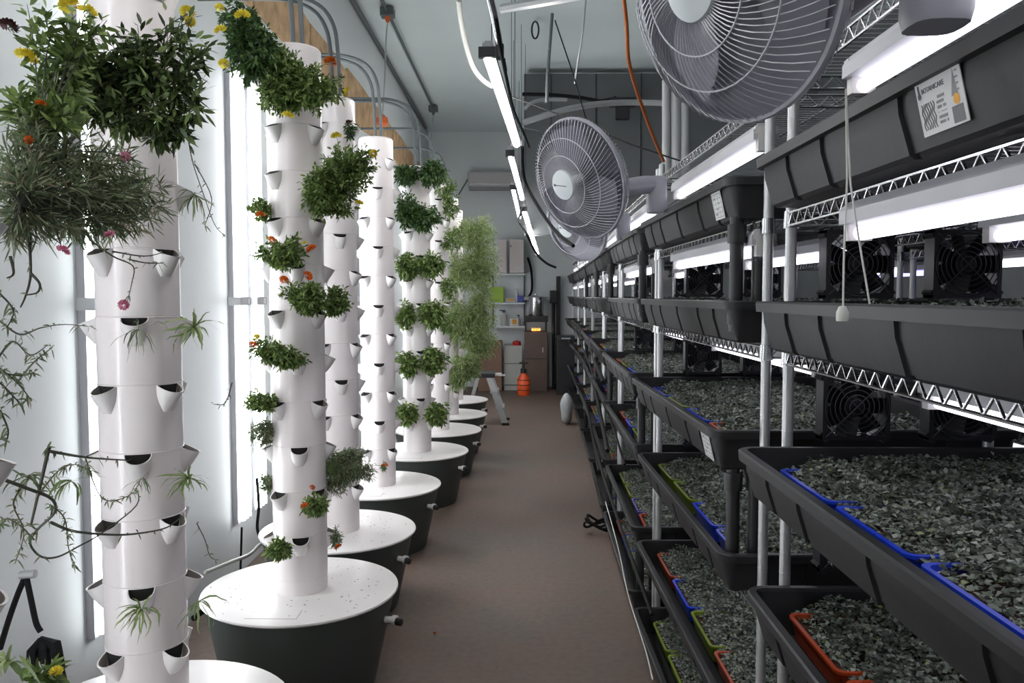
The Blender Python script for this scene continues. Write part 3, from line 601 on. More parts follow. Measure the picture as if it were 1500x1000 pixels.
def make_rack(k, back=False):
    a = ang(k); X0 = 1.12 if back else 0; who = ('back-row ' if back else '')
    rc = racked(k, .088+SD/2+X0, 0, 0)
    t = thing('wire_rack', ('%s chrome wire rack of the back row, behind the aisle troughs' if back else '%s chrome wire rack on casters along the right side of aisle') % ORD[k], 'shelving rack', (rc.x, rc.y, 0), a, 'wire racks on the right')
    for sx in (-1, 1):
        for sy in (-1, 1):
            obj('post', SP, t, (sx*(SD/2-.012), sy*SW/2, 0))
            c = obj('caster', SCF, t, (sx*(SD/2-.012), sy*SW/2, 0)); obj('wheel', SWH, c, (0, .012, .036))
    for li, z in enumerate([2.09]+[q-TH-.006 for q in LZ]):
        s = obj('shelf', SF, t, (0, 0, z)); obj('zigzag_wire', SZ, s); d = obj('deck_wire', SDK, s); d['kind'] = 'stuff'
    for li, z in enumerate(LZ):
        c = racked(k, TW/2+(LX[li] if not back else 0)+X0, 0, z)
        lab = 'black ribbed trough, %s level of the %s %srack' % (ORDT[li], ORD[k], who)
        tr = thing('growing_trough', lab, 'trough', tuple(c), a, 'black growing troughs on the racks')
        obj('trough_body', TBODY, tr); obj('trough_rim', TRIM, tr)
        if li == 0 and k > 1 or li == 0 and back: continue
        if (k <= 3 and not back and li > 0) or (not back and li in (2, 3, 4)) or (back and k < 2 and li in (1, 2)):
            for s in range(4):
                ly = -.5+.333*s; cc = COLS.get((li, k), ORDC[(k+li) % 4])[s]
                ip = racked(k, .078+IW/2+(LX[li] if not back else 0)+X0, ly, z-TH+.020)
                it = thing('seedling_tray', '%s seedling tray, %s in the %s trough of the %s %srack' % (cc, SLOT[s], ORDT[li], ORD[k], who), 'seed tray', tuple(ip), a, 'coloured seedling trays in the troughs')
                obj('tray', IM[cc], it); obj('soil', SOIL, it)
                bd = obj('microgreens', BEDS[(s+li+k) % 4], it, (0.012, 0, 0)); bd['kind'] = 'stuff'
                if cc == 'green' and False: pass
    # grow lights: over the top trough, then under each shelf
    zs = [1.995, LZ[0]-TH-.055, LZ[1]-TH-.048]+[q-TH-.040 for q in LZ[2:5]]
    for li, z in enumerate(zs):
        for j, lx in enumerate(((.10, .40) if li < 2 else (.26, .5)) if not back else (.15, .45)):
            if li > 3 and j: continue
            if li == 0 and (j or back): continue
            c = racked(k, lx+X0, -.18 + (.06*j if j else 0), z)
            lab = 'white %s grow light above the %s trough of the %s %srack' % (('front', 'rear')[j], ORDT[li], ORD[k], who)
            gl = thing('grow_light', lab, 'light', tuple(c), a, 'grow lights in the racks')
            obj('housing', GH, gl); obj('end_cap', GE, gl, (0, .542, 0)); obj('end_cap', GE, gl, (0, -.542, 0)); obj('tube', GP if (back and j) else GT, gl)
for k in range(8): make_rack(k)
for k in range(3): make_rack(k, True)

# drain pipes at the near corner of troughs
for k in range(1, 6):
    for li, (za, zb) in enumerate(((LZ[0]-TH+.01, LZ[1]-TH+.03), (LZ[2]-TH+.01, LZ[3]-TH+.03), (LZ[4]-TH+.01, LZ[5]-TH+.03))):
        for j in range(2):
            p = racked(k, .04+.06*j, -TL/2+.05, 0); m = MB()
            m.tube([(0, 0, za), (0, 0, zb)], .019, 12); m.lathe([(.026, 0), (.026, .05)], 12, (0, 0, za-.07)); m.lathe([(.024, 0), (.024, .03)], 12, (0, 0, zb+.02))
            tag(obj('drain_pipe', m.mesh('drain_pipe', 'black_plastic', 40), None, (p.x, p.y, 0)), '%s black drain pipe below the %s trough, near corner, %s rack' % (('front', 'inner')[j], ORDT[li*2], ORD[k]), 'pipe', 'black drain pipes on the racks')

# square black box fans in the gaps between racks
def boxfan_meshes():
    S = .165; f = MB(); t = .012
    for sx in (-1, 1): f.box((sx*(S/2-t/2), 0, 0), (t, .05, S)); f.box((0, 0, sx*(S/2-t/2)), (S, .05, t))
    for sx in (-1, 1):
        for sz in (-1, 1): f.box((sx*S*.42, 0, sz*S*.42), (S*.17, .045, S*.17), R=Matrix.Rotation(PI/4, 3, 'Y'))
    fr = f.mesh('frame', 'fan_box_black'); g = MB()
    for i in range(6): r = .018+.012*i; g.tube([(r*math.cos(2*PI*q/28), -.027, r*math.sin(2*PI*q/28)) for q in range(28)], .0014, 4, closed=True)
    for q in range(4): a = PI/4+q*PI/2; g.tube([(.0, -.027, 0), (.105*math.cos(a), -.025, .105*math.sin(a))], .0016, 4)
    gd = g.mesh('guard', 'fan_wire_dark'); h = MB(); h.lathe([(.024, -.02), (.024, .015), (.0, .018)], 18, axis=(0, -1, 0)); hb = h.mesh('hub', 'black_plastic', 40)
    b = MB()
    for q in range(7):
        a = 2*PI*q/7; R = Matrix.Rotation(a, 3, 'Y') @ Matrix.Rotation(.6, 3, 'X'); b.box(R @ Vector((.050, 0, 0)), (.056, .003, .050), R=R)
    return fr, gd, hb, b.mesh('blades', 'black_plastic')
mat('fan_wire_dark', (.10, .10, .12), .35, .5)
BF = boxfan_meshes()
for k in range(3):
    y = RY0[k]+TL/2+SW/2+.045
    for li in (1, 2, 3):
        for j, x in enumerate((.82, 1.08)):
            z = LZ[li]+.09 if li < 3 else LZ[li]+.10
            t = thing('box_fan', 'square black %s fan over the %s trough, gap after the %s rack' % (('left', 'right')[j], ORDT[li], ORD[k]), 'fan', (x, y, z), 0, 'square black fans between the racks')
            for nm, me in zip(('frame', 'guard', 'hub', 'blades'), BF): obj(nm, me, t)
            hz = LZ[li-1]-TH-.03-z; hg = MB(); hg.tube([(0, 0, .08), (0, 0, hz+.01), (0, -.05, hz+.02)], .003, 5); obj('hanger', hg.mesh('hanger', 'black_plastic'), t)

# stickers on troughs
def text_mesh(s, size, m, ext=.0002):
    c = bpy.data.curves.new('t', 'FONT'); c.body = s; c.size = size; c.extrude = ext; c.align_x = 'LEFT'; o = bpy.data.objects.new('t', c); COL.objects.link(o)
    dg = bpy.context.evaluated_depsgraph_get(); me = bpy.data.meshes.new_from_object(o.evaluated_get(dg)); bpy.data.objects.remove(o); me.materials.clear(); me.materials.append(MATS[m]); return me
def sticker(k, li, ly, w, h, rich, dz=-.062):
    tr = [o for o in bpy.data.objects if o.get('label', '') == 'black ribbed trough, %s level of the %s rack' % (ORDT[li], ORD[k])][0]
    xin = -TW/2+.0165
    s = obj('sticker', bevbox('sticker', (w, h, .0016), 'sticker', .0004), tr, (xin, ly, dz), (PI/2+math.radians(13), 0, -PI/2))
    def on(me, x, y, name, z=.0011): return obj(name, me, s, (x, y, z))
    if rich:
        on(text_mesh('BOTANICARE', .0098, 'print_dark'), -w/2+.016, h/2-.022, 'printed_name')
        b = MB(); b.lathe([(.004, 0), (.0045, .0003)], 8); b.box((0, .009, 0), (.004, .012, .0004)); on(b.mesh('leaf_mark', 'print_dark'), -w/2+.009, h/2-.024, 'printed_mark')
        b = MB(); b.add([(-.012, -.018, 0), (.004, -.018, 0), (.001, .018, 0)], [(0, 1, 2)]); 
        for q in range(4): b.box((.003+.0016*q, -.012+.008*q, .0001), (.012-.002*q, .002, .0002))
        on(b.mesh('tree_mark', 'print_grey'), w/2-.018, h/2-.024, 'printed_mark')
        b = MB(); b.lathe([(.0075, 0), (.0075, .0003)], 9); on(b.mesh('orange_mark', 'print_orange'), w/2-.019, h/2-.047, 'printed_mark')
        b = MB()
        for q in range(16): b.box((q*.0018, 0, 0), (.0006+.0006*(q*7 % 3)/2, .022, .0003))
        on(b.mesh('barcode', 'print_grey'), w/2-.034, -h/2+.014, 'barcode')
        b = MB()
        for q in range(6):
            for r_ in range(6): 
                if (q*3+r_*5) % 7: b.box((r_*.0038, -q*.0068, 0), (.0030, .0038 if q != 3 else .001, .0003))
        on(b.mesh('small_print', 'print_grey'), -w/2+.051, h/2-.034, 'small_print')
        b = MB()
        for q in range(7): b.tube([(q*.0052+.002*math.sin(u*1.7+q), -u*.0045, 0) for u in range(9)], .0006, 3)
        on(b.mesh('root_drawing', 'print_dark'), -w/2+.010, h/2-.036, 'printed_drawing')
    else:
        b = MB(); n = 5
        for q in range(n+1): b.box((0, -h*.42+h*.84*q/n, 0), (w*.84, .0016, .0003))
        for q in range(4): b.box((-w*.42+w*.84*q/3, 0, 0), (.0016, h*.84, .0003))
        for q in range(4): b.box((-w*.25+w*.2*(q % 3), -h*.3+h*.19*q, 0), (w*.16, h*.07, .0003))
        on(b.mesh('print', 'print_grey'), 0, 0, 'small_print')
sticker(0, 0, -.107, .118, .080, True, -.056)
sticker(1, 0, -.56, .10, .078, False)
sticker(1, 2, -.60, .10, .078, False)

# pull cord with bell over the nearest rack
c0 = at(1237, 140, 1.20); c0.x = min(c0.x, .53)
m = MB(); m.tube([at(1239, 130, 1.18), at(1241, 260, 1.18), at(1236, 380, 1.18), at(1235, 448, 1.18)], .0014, 6)
t = thing('pull_cord', 'long white pull cord with a bell end hanging before the troughs', 'cord', (0, 0, 0)); obj('cord', m.mesh('cord', 'cord_white'), t)
m = MB(); m.tube([at(1239, 130, 1.18), at(1246, 270, 1.19), at(1258, 350, 1.2), at(1274, 445, 1.21)], .0014, 6); obj('cord', m.mesh('cord', 'cord_white'), t)
m = MB(); m.lathe([(.008, -.011), (.0085, -.008), (.0085, .002), (.005, .010), (.0, .0115)], 16, at(1234, 459, 1.18)); obj('bell', m.mesh('bell', 'cord_white', 40), t)

# ------------------------------------------------------------------ wall fans
def fan_meshes():
    R = .225; H = .085; fg = MB(); N = 84
    def prof(u): r = .052+(R-.052)*u; return r, H*(1-u**2.6)*.8+.02
    for i in range(N):
        a0 = 2*PI*i/N; pts = []
        for j in range(9): u = j/8; r, z = prof(u); a = a0+.55*u; pts.append((r*math.cos(a), r*math.sin(a), z))
        fg.tube(pts, .0011, 3, cap=False)
    for u in (.32, .66): r, z = prof(u); fg.tube([(r*math.cos(2*PI*q/48), r*math.sin(2*PI*q/48), z) for q in range(48)], .0018, 4, closed=True)
    front = fg.mesh('front_guard', 'fan_wire'); bg = MB()
    for i in range(N):
        a0 = 2*PI*i/N; pts = []
        for j in range(7): u = j/6; r = .06+(R-.06)*u; z = -.02-.075*(1-u**3); a = a0-.4*u; pts.append((r*math.cos(a), r*math.sin(a), z))
        bg.tube(pts, .0011, 3, cap=False)
    for r, z in ((.12, -.09), (.18, -.06)): bg.tube([(r*math.cos(2*PI*q/48), r*math.sin(2*PI*q/48), z) for q in range(48)], .0016, 4, closed=True)
    back = bg.mesh('back_guard', 'fan_wire'); rg = MB()
    rg.lathe([(R-.003, -.007), (R+.003, -.008), (R+.005, 0), (R+.003, .008), (R-.003, .009), (R-.003, -.007)], 64); ring = rg.mesh('guard_ring', 'fan_grey', 40)
    hb = MB(); hb.lathe([(.0, .099), (.03, .098), (.054, .092), (.057, .084), (.05, .08)], 40); hub = hb.mesh('hub_disc', 'fan_hub', 40)
    bd = MB(); bd.box((0, 0, .0985), (.055, .0025, .001)); bd.lathe([(.005, .0986), (.005, .0995)], 12, (-.034, 0, 0)); badge = bd.mesh('hub_badge', 'print_dark')
    bl = MB(); n = 8
    for j in range(n+1):
        u = j/n; r = .035+.165*u; wdt = .5+.35*math.sin(PI*min(u*1.1, 1))
        for q in range(5): a = (q/4-.5)*wdt*1.5+.3*u; bl.v.append((r*math.cos(a), r*math.sin(a), .030*(q/4-.5)*(1.2-u*.4)+.008))
    bl.f = [(j*5+q, j*5+q+1, (j+1)*5+q+1, (j+1)*5+q) for j in range(n) for q in range(4)]; bl.mi = [0]*len(bl.f)
    blade = bl.mesh('blade', 'fan_blade', 60)
    mt = MB(); mt.lathe([(.0, -.20), (.04, -.198), (.058, -.18), (.064, -.10), (.05, -.085), (.02, -.08), (.02, .05), (.0, .05)], 28); motor = mt.mesh('motor', 'fan_grey', 40)
    return front, back, ring, hub, badge, blade, motor
FM = fan_meshes()
def wall_fan(label, c, axis, base, bs=1.0):
    c = Vector(c); FS = .92; t = thing('wall_fan', label, 'fan', c, 0, 'grey caged fans above the racks')
    q = Vector((0, 0, 1)).rotation_difference(Vector(axis).normalized()); Rm = q.to_euler()
    for nm, me in zip(('front_guard', 'back_guard', 'guard_ring', 'hub_disc', 'motor'), FM[:4]+(FM[6],)): obj(nm, me, t, (0, 0, 0), Rm).scale = (FS,)*3
    obj('hub_badge', FM[4], t, (0, 0, 0), (q @ Euler((0, 0, -1.1)).to_quaternion()).to_euler()).scale = (FS,)*3
    for k in range(3): obj('blade', FM[5], t, (0, 0, 0), (q @ Euler((0, 0, 2*PI*k/3+.4)).to_quaternion()).to_euler()).scale = (FS,)*3
    ax = Vector(axis).normalized(); base = Vector(base); m = MB(); a = -ax*.15
    m.tube(smooth_path([a, a+Vector((.02, .01, -.07)), (base-c)+Vector((-.02, 0, .02)), base-c+Vector((0, 0, -.05))], 5), [.03]*4+[.034]*12, 12); obj('neck', m.mesh('neck', 'fan_grey', 50), t)
    m = MB(); bb = base-c
    vs = []
    for z, wx, wy in ((.07, .035, .03), (.05, .048, .042), (-.09, .05, .05), (-.11, .045, .045)):
        for k in range(16): aa = 2*PI*k/16; vs.append((bb.x+wx*bs*math.copysign(abs(math.cos(aa))**.6, math.cos(aa)), bb.y+wy*bs*math.copysign(abs(math.sin(aa))**.6, math.sin(aa)), bb.z+z*bs))
    m.add(vs, [(j*16+k, j*16+(k+1) % 16, (j+1)*16+(k+1) % 16, (j+1)*16+k) for j in range(3) for k in range(16)]+[tuple(range(15, -1, -1)), tuple(48+k for k in range(16))])
    obj('base', m.mesh('base', 'fan_grey', 40), t); return t
wall_fan('largest grey caged fan, cut by the top edge of the picture', (.312, 1.25, 2.04), (-.85, -.45, -.28), (.565, 1.15, 2.03), .85)
wall_fan('whole grey caged fan above the second rack, hub in full view', (.199, 2.85, 1.971), (-.78, -.6, -.35), (.50, 3.08, 1.96), .75)
wall_fan('small far grey caged fan partly behind the middle fan', (.285, 4.35, 1.95), (-.72, -.6, -.35), (.55, 4.5, 1.96), .8)
for i, (px, py, YY, r) in enumerate(((948, 262, 3.2, .028),)):
    pass

# ------------------------------------------------------------------ strips over the aisle
def strip(label, a, b, w=.05):
    a = Vector(a); b = Vector(b); L = (b-a).length; mid = (a+b)/2; t = thing('strip_light', label, 'light', mid, 0, 'strip lights over the aisle')
    q = Vector((0, 1, 0)).rotation_difference((b-a).normalized()).to_euler()
    m = MB(); m.box((.0, 0, .03), (w*.8, L, .03)); m.box((0, 0, .052), (w*.6, L*.96, .03)); obj('housing', m.mesh('housing', 'fixture_white'), t, (0, 0, 0), q)
    m = MB(); m.tube([(0, -L/2+.03, -.012), (0, L/2-.03, -.012)], w*.40, 10); obj('tube', m.mesh('tube', 'tube_strip', 60), t, (0, 0, 0), q)
    for s in (-1, 1):
        m = MB(); m.box((0, s*(L/2-.012), 0), (w*1.4, .03, .05)); obj('end_cap', m.mesh('end_cap', 'black_plastic'), t, (0, 0, 0), q)
    for s in (-.8, .8):
        p = (b-a)*s/2; m = MB(); m.tube([p+Vector((0, 0, .05)), (p.x, p.y, ZC-mid.z)], .0025, 5); obj('hanger', m.mesh('hanger', 'black_plastic'), t)
    return t
strip('big glowing strip light hanging over the aisle, nearest in view', at(714, 76, 4.0), at(757, 210, 6.3), .062)
strip('dotted strip light just beyond the nearest hanging one', at(747, 224, 6.6), at(765, 290, 8.8), .05)
strip('short strip light beside the white wall unit', at(751, 274, 8.9), at(761, 318, 11.0), .045)
strip('farthest strip light low at the end of the light chain', at(767, 306, 9.0), at(787, 371, 11.5), .055)
strip('unseen strip light added above the camera to light the towers', (-.30, .6, 2.95), (-.22, 3.0, 2.95), .062)  # added out of view, lights the tower fronts from the aisle side
strip('unseen strip light added behind the camera as fill', (-.40, -2.2, 2.95), (-.32, .2, 2.95), .062)  # added fill source at the camera's back, never in view

# ------------------------------------------------------------------ ceiling pipes, cords, plywood
def cable(name, label, cat, pts, r, m, n=7, k=6, group=None):
    b = MB(); b.tube(smooth_path([at(*p) for p in pts], k), r, n); return tag(obj(name, b.mesh(name, m, 60)), label, cat, group)
def wp(x, y, z): return Vector((x, y, z))
def pipe(name, label, cat, pts, r, m, group=None):
    b = MB(); b.tube(pts, r, 8); return tag(obj(name, b.mesh(name, m, 60)), label, cat, group)
pipe('ceiling_conduit', 'upper grey conduit running along the ceiling corner', 'pipe', [(-1.30, 1.5, 4.30), (-1.30, 12.1, 4.30)], .017, 'conduit_grey', 'grey conduits along the ceiling corner')
pipe('ceiling_conduit', 'lower grey conduit running along the left wall top', 'pipe', [(XL+.03, 1.5, 4.30), (XL+.03, 13.5, 4.30)], .024, 'conduit_grey', 'grey conduits along the ceiling corner')
def junction(label, p, dl, plug):
    t = thing('junction_box', label, 'electrical box', p); obj('box', bevbox('box', (.13, .13, .08), 'conduit_grey', .008), t)
    m = MB(); m.tube([(0, 0, -.04), (0, 0, -.09)], [.03, .015], 10); obj('gland', m.mesh('gland', 'orange_plug' if plug else 'conduit_grey', 50), t)
    m = MB(); m.tube(smooth_path([(0, 0, -.08), (-.02, 0, -dl*.3), (-.03, 0, -dl*.6), (-.06, 0, -dl)], 5), .007, 7); obj('drop_cord', m.mesh('drop_cord', 'cable_grey', 60), t)
    if plug: m = MB(); m.lathe([(0, .03), (.02, .028), (.055, .0), (.058, -.05), (.02, -.09), (0, -.09)], 18, (-.06, 0, -dl)); obj('plug', m.mesh('plug', 'orange_plug', 40), t)
junction('grey junction box with a drop cord ending in an orange plug', Vector((-1.30, 8.04, 4.29)), 1.0, True)
junction('small far junction box with a thin drop cord', Vector((-1.30, 12.1, 4.29)), .9, False)
m = MB(); r2 = random.Random(3); prev = None
ply = thing('plywood_strip', 'rough plywood strip fixed high along the left wall', 'board', (XL+.005, 7.6, 3.42))
for i in range(8):
    y0 = -4.0+i*1.3; h0 = .16+.05*r2.random(); lo = -.16-.05*r2.random()
    b = MB(); pts = [(0, y0, lo), (0, y0+.62, lo-.05*r2.random()), (0, y0+1.28, lo+.02), (0, y0+1.28, h0-.02), (0, y0+.7, h0+.03*r2.random()), (0, y0, h0)]
    vs = pts+[(.018, y, z) for _, y, z in pts]; n = 6
    b.add(vs, [tuple(range(n-1, -1, -1)), tuple(range(n, 2*n))]+[(i2, (i2+1) % n, n+(i2+1) % n, n+i2) for i2 in range(n)]); obj('board', b.mesh('board', 'plywood'), ply)
cable('hanging_cable', 'white twisted cable drooping from the ceiling to the strip light', 'cable', [(672, 0, 4.2), (674, 20, 4.3), (681, 60, 4.5), (692, 96, 4.6), (705, 115, 4.7), (720, 126, 4.8)], .014, 'cord_white')
cable('hanging_cable', 'black cable along the left of the hanging light chain', 'cable', [(726, 25, 3.2), (733, 70, 3.4), (741, 110, 3.8), (752, 160, 4.2), (765, 190, 4.8), (775, 215, 5.4)], .008, 'cord_black')
cable('hanging_cable', 'long sagging black cable passing behind the middle fan to the racks', 'cable', [(765, 215, 4.2), (768, 262, 4.4), (790, 305, 4.2), (815, 340, 4.0), (840, 360, 3.8)], .009, 'cord_black')
cable('hanging_cable', 'thin black cable looping beside the farthest strip light', 'cable', [(766, 305, 8.95), (760, 322, 8.6), (770, 340, 8), (785, 370, 8), (800, 385, 8), (815, 392, 8)], .012, 'cord_black')
cable('taut_wire', 'thin black wire slanting from the light chain to the third rack', 'wire', [(750, 142, 5.0), (825, 170, 4.6), (925, 212, 4.2), (1010, 240, 3.9)], .004, 'cord_black', k=1)
cable('taut_wire', 'short thin black wire left of the middle fan', 'wire', [(760, 186, 5.0), (800, 195, 4.8)], .003, 'cord_black', k=1)
cable('taut_wire', 'thin dark wire dropping slantwise from the upper beam', 'wire', [(813, 30, 5.0), (840, 110, 5.3), (860, 180, 5.6)], .004, 'cord_black', k=1)
cable('hanging_cable', 'thin white cable falling from the ceiling right of the rod', 'cable', [(858, 0, 5), (853, 50, 5), (845, 100, 5.2), (842, 122, 5.4)], .006, 'cable_grey')
cable('extension_cord', 'orange extension cord hanging in front of the teal ceiling', 'cord', [(912, -20, 2.6), (918, 40, 2.7), (921, 90, 2.8), (935, 140, 2.95), (955, 195, 3.1), (972, 236, 3.25)], .0065, 'cord_orange')
cable('ceiling_rod', 'grey hanging rod with clamps under the upper beam', 'rod', [(809, 20, 5.0), (802, 110, 5.0), (801, 150, 5.0)], .010, 'conduit_grey', k=1)
cable('curved_pipe', 'long pale curved hose sweeping across the dark bulkhead', 'hose', [(766, 180, 7.5), (790, 172, 7.5), (830, 160, 7.6), (880, 152, 7.8), (930, 150, 8), (1000, 152, 8)], .028, 'cable_grey')
cable('curved_pipe', 'short pale hose arching left of the bulkhead edge', 'hose', [(768, 160, 7.4), (780, 150, 7.4), (800, 146, 7.5), (830, 146, 7.6)], .016, 'cable_grey')
cable('bulkhead_cable', 'black cable strung along the bulkhead to a black box', 'cable', [(765, 138, 9.9), (810, 139, 9.9), (850, 143, 9.9), (880, 148, 9.9), (903, 143, 9.9)], .022, 'cord_black')
t = thing('ceiling_bracket', 'black bracket box on the dark bulkhead', 'bracket', at(912, 150, 9.9)); obj('plate', bevbox('plate', (.30, .14, .10), 'black_plastic', .01), t); m = MB(); m.box((0, 0, -.13), (.16, .1, .14)); obj('foot', m.mesh('foot', 'black_plastic'), t)
for i, (x, y0, y1, w) in enumerate(((976, 118, 215, .034), (990, 108, 218, .042), (1003, 152, 216, .040))):
    b = MB(); b.tube([at(x, y0, 6.5), at(x, 318, 6.5)], w, 10); tag(obj('white_pipe', b.mesh('white_pipe', 'cable_grey', 50)), 'white upright pipe above the third rack, %s of three' % ('leftmost', 'middle', 'rightmost')[i], 'pipe', 'white upright pipes above the racks')
b = MB(); p0 = at(735, 13, 4.6); p1 = at(860, -8, 4.3); b.tube([p0, p1], .026, 8)
tag(obj('ceiling_beam', b.mesh('ceiling_beam', 'aluminium', 30)), 'grey tubular beam crossing near the top edge of the picture', 'beam')
b = MB(); b.tube(smooth_path([at(717, -5, 3.8), at(723, 20, 3.85), at(729, 52, 3.9), at(731, 64, 3.95)], 4), .018, 10)
tag(obj('chrome_pipe', b.mesh('chrome_pipe', 'chrome', 50)), 'shiny chrome pipe end at the head of the light chain', 'pipe')
t = thing('carabiner', 'small black carabiner hanging from the ceiling', 'hook', at(784, 44, 8.4)); m = MB(); m.tube([(.035*math.cos(a), 0, .085*math.sin(a)) for a in np.linspace(0, 2*PI, 16, endpoint=False)], .009, 6, closed=True); obj('ring', m.mesh('ring', 'black_plastic'), t)
t = thing('pulley_hook', 'black ratchet pulley below the chrome pipe end', 'hook', at(732, 76, 3.95)); obj('body', bevbox('body', (.04, .03, .075), 'black_plastic', .008), t)
m = MB(); m.tube([(0, 0, .03), (0, 0, .08)], .004, 6); m.tube([(0.02, 0, -.03), (.03, 0, -.09)], .006, 6); obj('hook', m.mesh('hook', 'black_plastic'), t)

# power strips and cables at lower left, hose on the wall side
t = thing('power_splitter', 'black three-way power splitter with dangling plugs, lower left wall', 'power cord', at(60, 930, 2.2))
o0 = at(60, 930, 2.2); m = MB()
for pp in ([(38, 842, 2.2), (46, 880, 2.2), (53, 912, 2.2), (60, 925, 2.2)], [(38, 842, 2.2), (26, 870, 2.2), (12, 910, 2.2), (0, 950, 2.2)]): m.tube(smooth_path([at(*p)-o0 for p in pp], 5), .008, 7)
obj('cord', m.mesh('cord', 'cord_black', 60), t)
for i, (x, y) in enumerate(((48, 965), (66, 962), (82, 955))):
    m = MB(); p = at(x, y, 2.18)-o0; e = p+Vector((.01*(i-1)+.006, 0, -.04)); m.tube([(0, 0, -.01), p+Vector((0, 0, .02)), p, e], [.008, .016, .017, .008], 8); m.tube([e, e+Vector((.015*(i-.5), 0, -.11))], .005, 6); obj('plug', m.mesh('plug', 'cord_black', 40), t)
m = MB(); m.tube([at(30, 842, 2.2)-o0, at(52, 840, 2.2)-o0], .012, 8); obj('hook', m.mesh('hook', 'aluminium', 50), t)
cable('cable_run', 'black cord running down behind the white lid, beside the light bar', 'cord', [(376, 700, 4.2), (379, 740, 4.2), (377, 775, 4.2), (387, 795, 4.1)], .008, 'cord_black')
cable('cable_run', 'straight black cord hanging under the second light bar', 'cord', [(354, 772, 4.3), (353, 810, 4.3), (351, 868, 4.3)], .006, 'cord_black')
cable('garden_hose', 'pale hose curving along the wall behind the first tub', 'hose', [(300, 838, 3.6), (340, 822, 3.8), (365, 812, 4.0), (380, 798, 4.1), (388, 793, 4.2)], .009, 'cord_white')
cable('cable_bundle', 'black cable bundle lying behind the first tub', 'cord', [(284, 905, 3.0), (300, 893, 3.1), (318, 890, 3.15)], .012, 'cord_black')

# black hoses and white cord along the rack fronts
for i, (pts, lab) in enumerate([
    ([(838, 470, 9.5), (848, 480, 9), (862, 500, 8), (872, 530, 7), (884, 560, 6.2)], 'upper thick black hose drooping across the far racks'),
    ([(835, 505, 9.5), (852, 525, 8.5), (868, 560, 7), (880, 610, 5.6), (890, 660, 4.8)], 'middle black hose curving along the far rack fronts'),
    ([(832, 535, 9.5), (845, 565, 8.3), (860, 600, 6.8), (870, 650, 5.8), (878, 690, 5.2)], 'lower black hose curving down to the far casters'),
    ([(868, 640, 5.6), (885, 700, 4.7), (905, 760, 4.0), (930, 830, 3.4), (955, 900, 3.0)], 'long black hose along the front of the second rack'),
    ([(842, 480, 8.9), (858, 520, 7.8), (876, 570, 6.4), (896, 620, 5.2), (915, 680, 4.6)], 'thin black tubing slanting before the third rack')]):
    cable('black_hose', lab, 'hose', pts, [.018, .014, .012, .008, .007][i], 'cord_black', group='black hoses on the racks')
cable('floor_cord', 'white and black cord running from a caster towards the camera', 'cord', [(887, 735, 4.7), (905, 800, 3.9), (920, 870, 3.45), (945, 950, 2.9), (956, 995, 2.65)], .0026, 'cord_white')
b = MB(); 
for i in range(3): b.tube([Vector((.09*math.cos(a)+.01*i, .06*math.sin(a), .10+.015*i+.03*math.sin(a*2+i))) for a in np.linspace(0, 2*PI, 20, endpoint=False)], .008, 6, closed=True)
tag(obj('coiled_cord', b.mesh('coiled_cord', 'cord_black', 60), None, (.50, 5.35, -.04)), 'coil of black cord on the floor beside the third rack', 'cord')
t = thing('white_sack', 'rounded pale sack leaning at the far rack foot', 'sack', at(830, 580, 10.0)); t.location.z = 0
bm = bmesh.new(); bmesh.ops.create_uvsphere(bm, u_segments=20, v_segments=14, radius=1)
for v in bm.verts: v.co = Vector((v.co.x*.075*(1+.1*math.sin(v.co.z*6)), v.co.y*.14, .19+.19*math.copysign(abs(v.co.z)**.8, v.co.z)))
me = bpy.data.meshes.new('sack'); bm.to_mesh(me); bm.free(); me.materials.append(MATS['sack_grey']); me.polygons.foreach_set('use_smooth', [True]*len(me.polygons)); obj('bag', me, t)

# ------------------------------------------------------------------ far end of the room
YB = Y1
t = thing('air_conditioner', 'white split air conditioner high on the back wall', 'air conditioner', at(722, 264, YB-.12))
obj('casing', bevbox('casing', (.84, .22, .27), 'ac_white', .03), t); m = MB(); m.box((.0, -.06, -.15), (.80, .13, .05)); obj('vent', m.mesh('vent', 'print_grey'), t); m = MB(); m.box((.0, -.112, -.08), (.78, .004, .012)); obj('trim_line', m.mesh('trim_line', 'chrome'), t)
pipe('ac_pipe', 'thin grey pipe slanting down from the air conditioner', 'pipe', [at(688, 258, YB-.05), at(672, 285, YB-.05)], .012, 'conduit_grey')
# wall shelf unit
sh = thing('shelf_unit', 'white wall shelf unit with three boards at the far end', 'shelf', at(747, 440, YB-.2))
o0 = at(747, 440, YB-.2)
for py in (402, 444, 478): m = MB(); m.box(at(745, py, YB-.2)-o0, (.56, .36, .025)); obj('board', m.mesh('board', 'wall_paint'), sh)
for px in (722, 768): m = MB(); a = at(px, 398, YB-.05)-o0; b2 = at(px, 480, YB-.05)-o0; m.tube([a, b2], .012, 6); obj('upright', m.mesh('upright', 'conduit_grey'), sh)
def onshelf(name, label, cat, px, pyb, w, h, d, m, parts=()):
    p = at(px, pyb, YB-.24); t = thing(name, label, cat, p); obj('body', bevbox('body', (w, d, h), m, min(.008, w*.2), (0, 0, h/2)), t)
    for nm, c, dd, mm in parts: b = MB(); b.box(c, dd); obj(nm, b.mesh(nm, mm), t)
    return t
onshelf('wall_cabinet', 'narrow pale pinkish cabinet, left one on the top shelf', 'cabinet', 736, 400, .16, .56, .2, 'pink_box', [('door_edge', (.07, -.102, .28), (.006, .004, .5), 'print_grey')])
onshelf('wall_cabinet', 'wider pale pinkish cabinet, right one on the top shelf', 'cabinet', 757, 400, .24, .56, .2, 'pink_box', [('latch', (-.1, -.102, .45), (.02, .008, .03), 'print_dark'), ('label_plate', (.02, -.102, .08), (.1, .003, .06), 'sticker')])
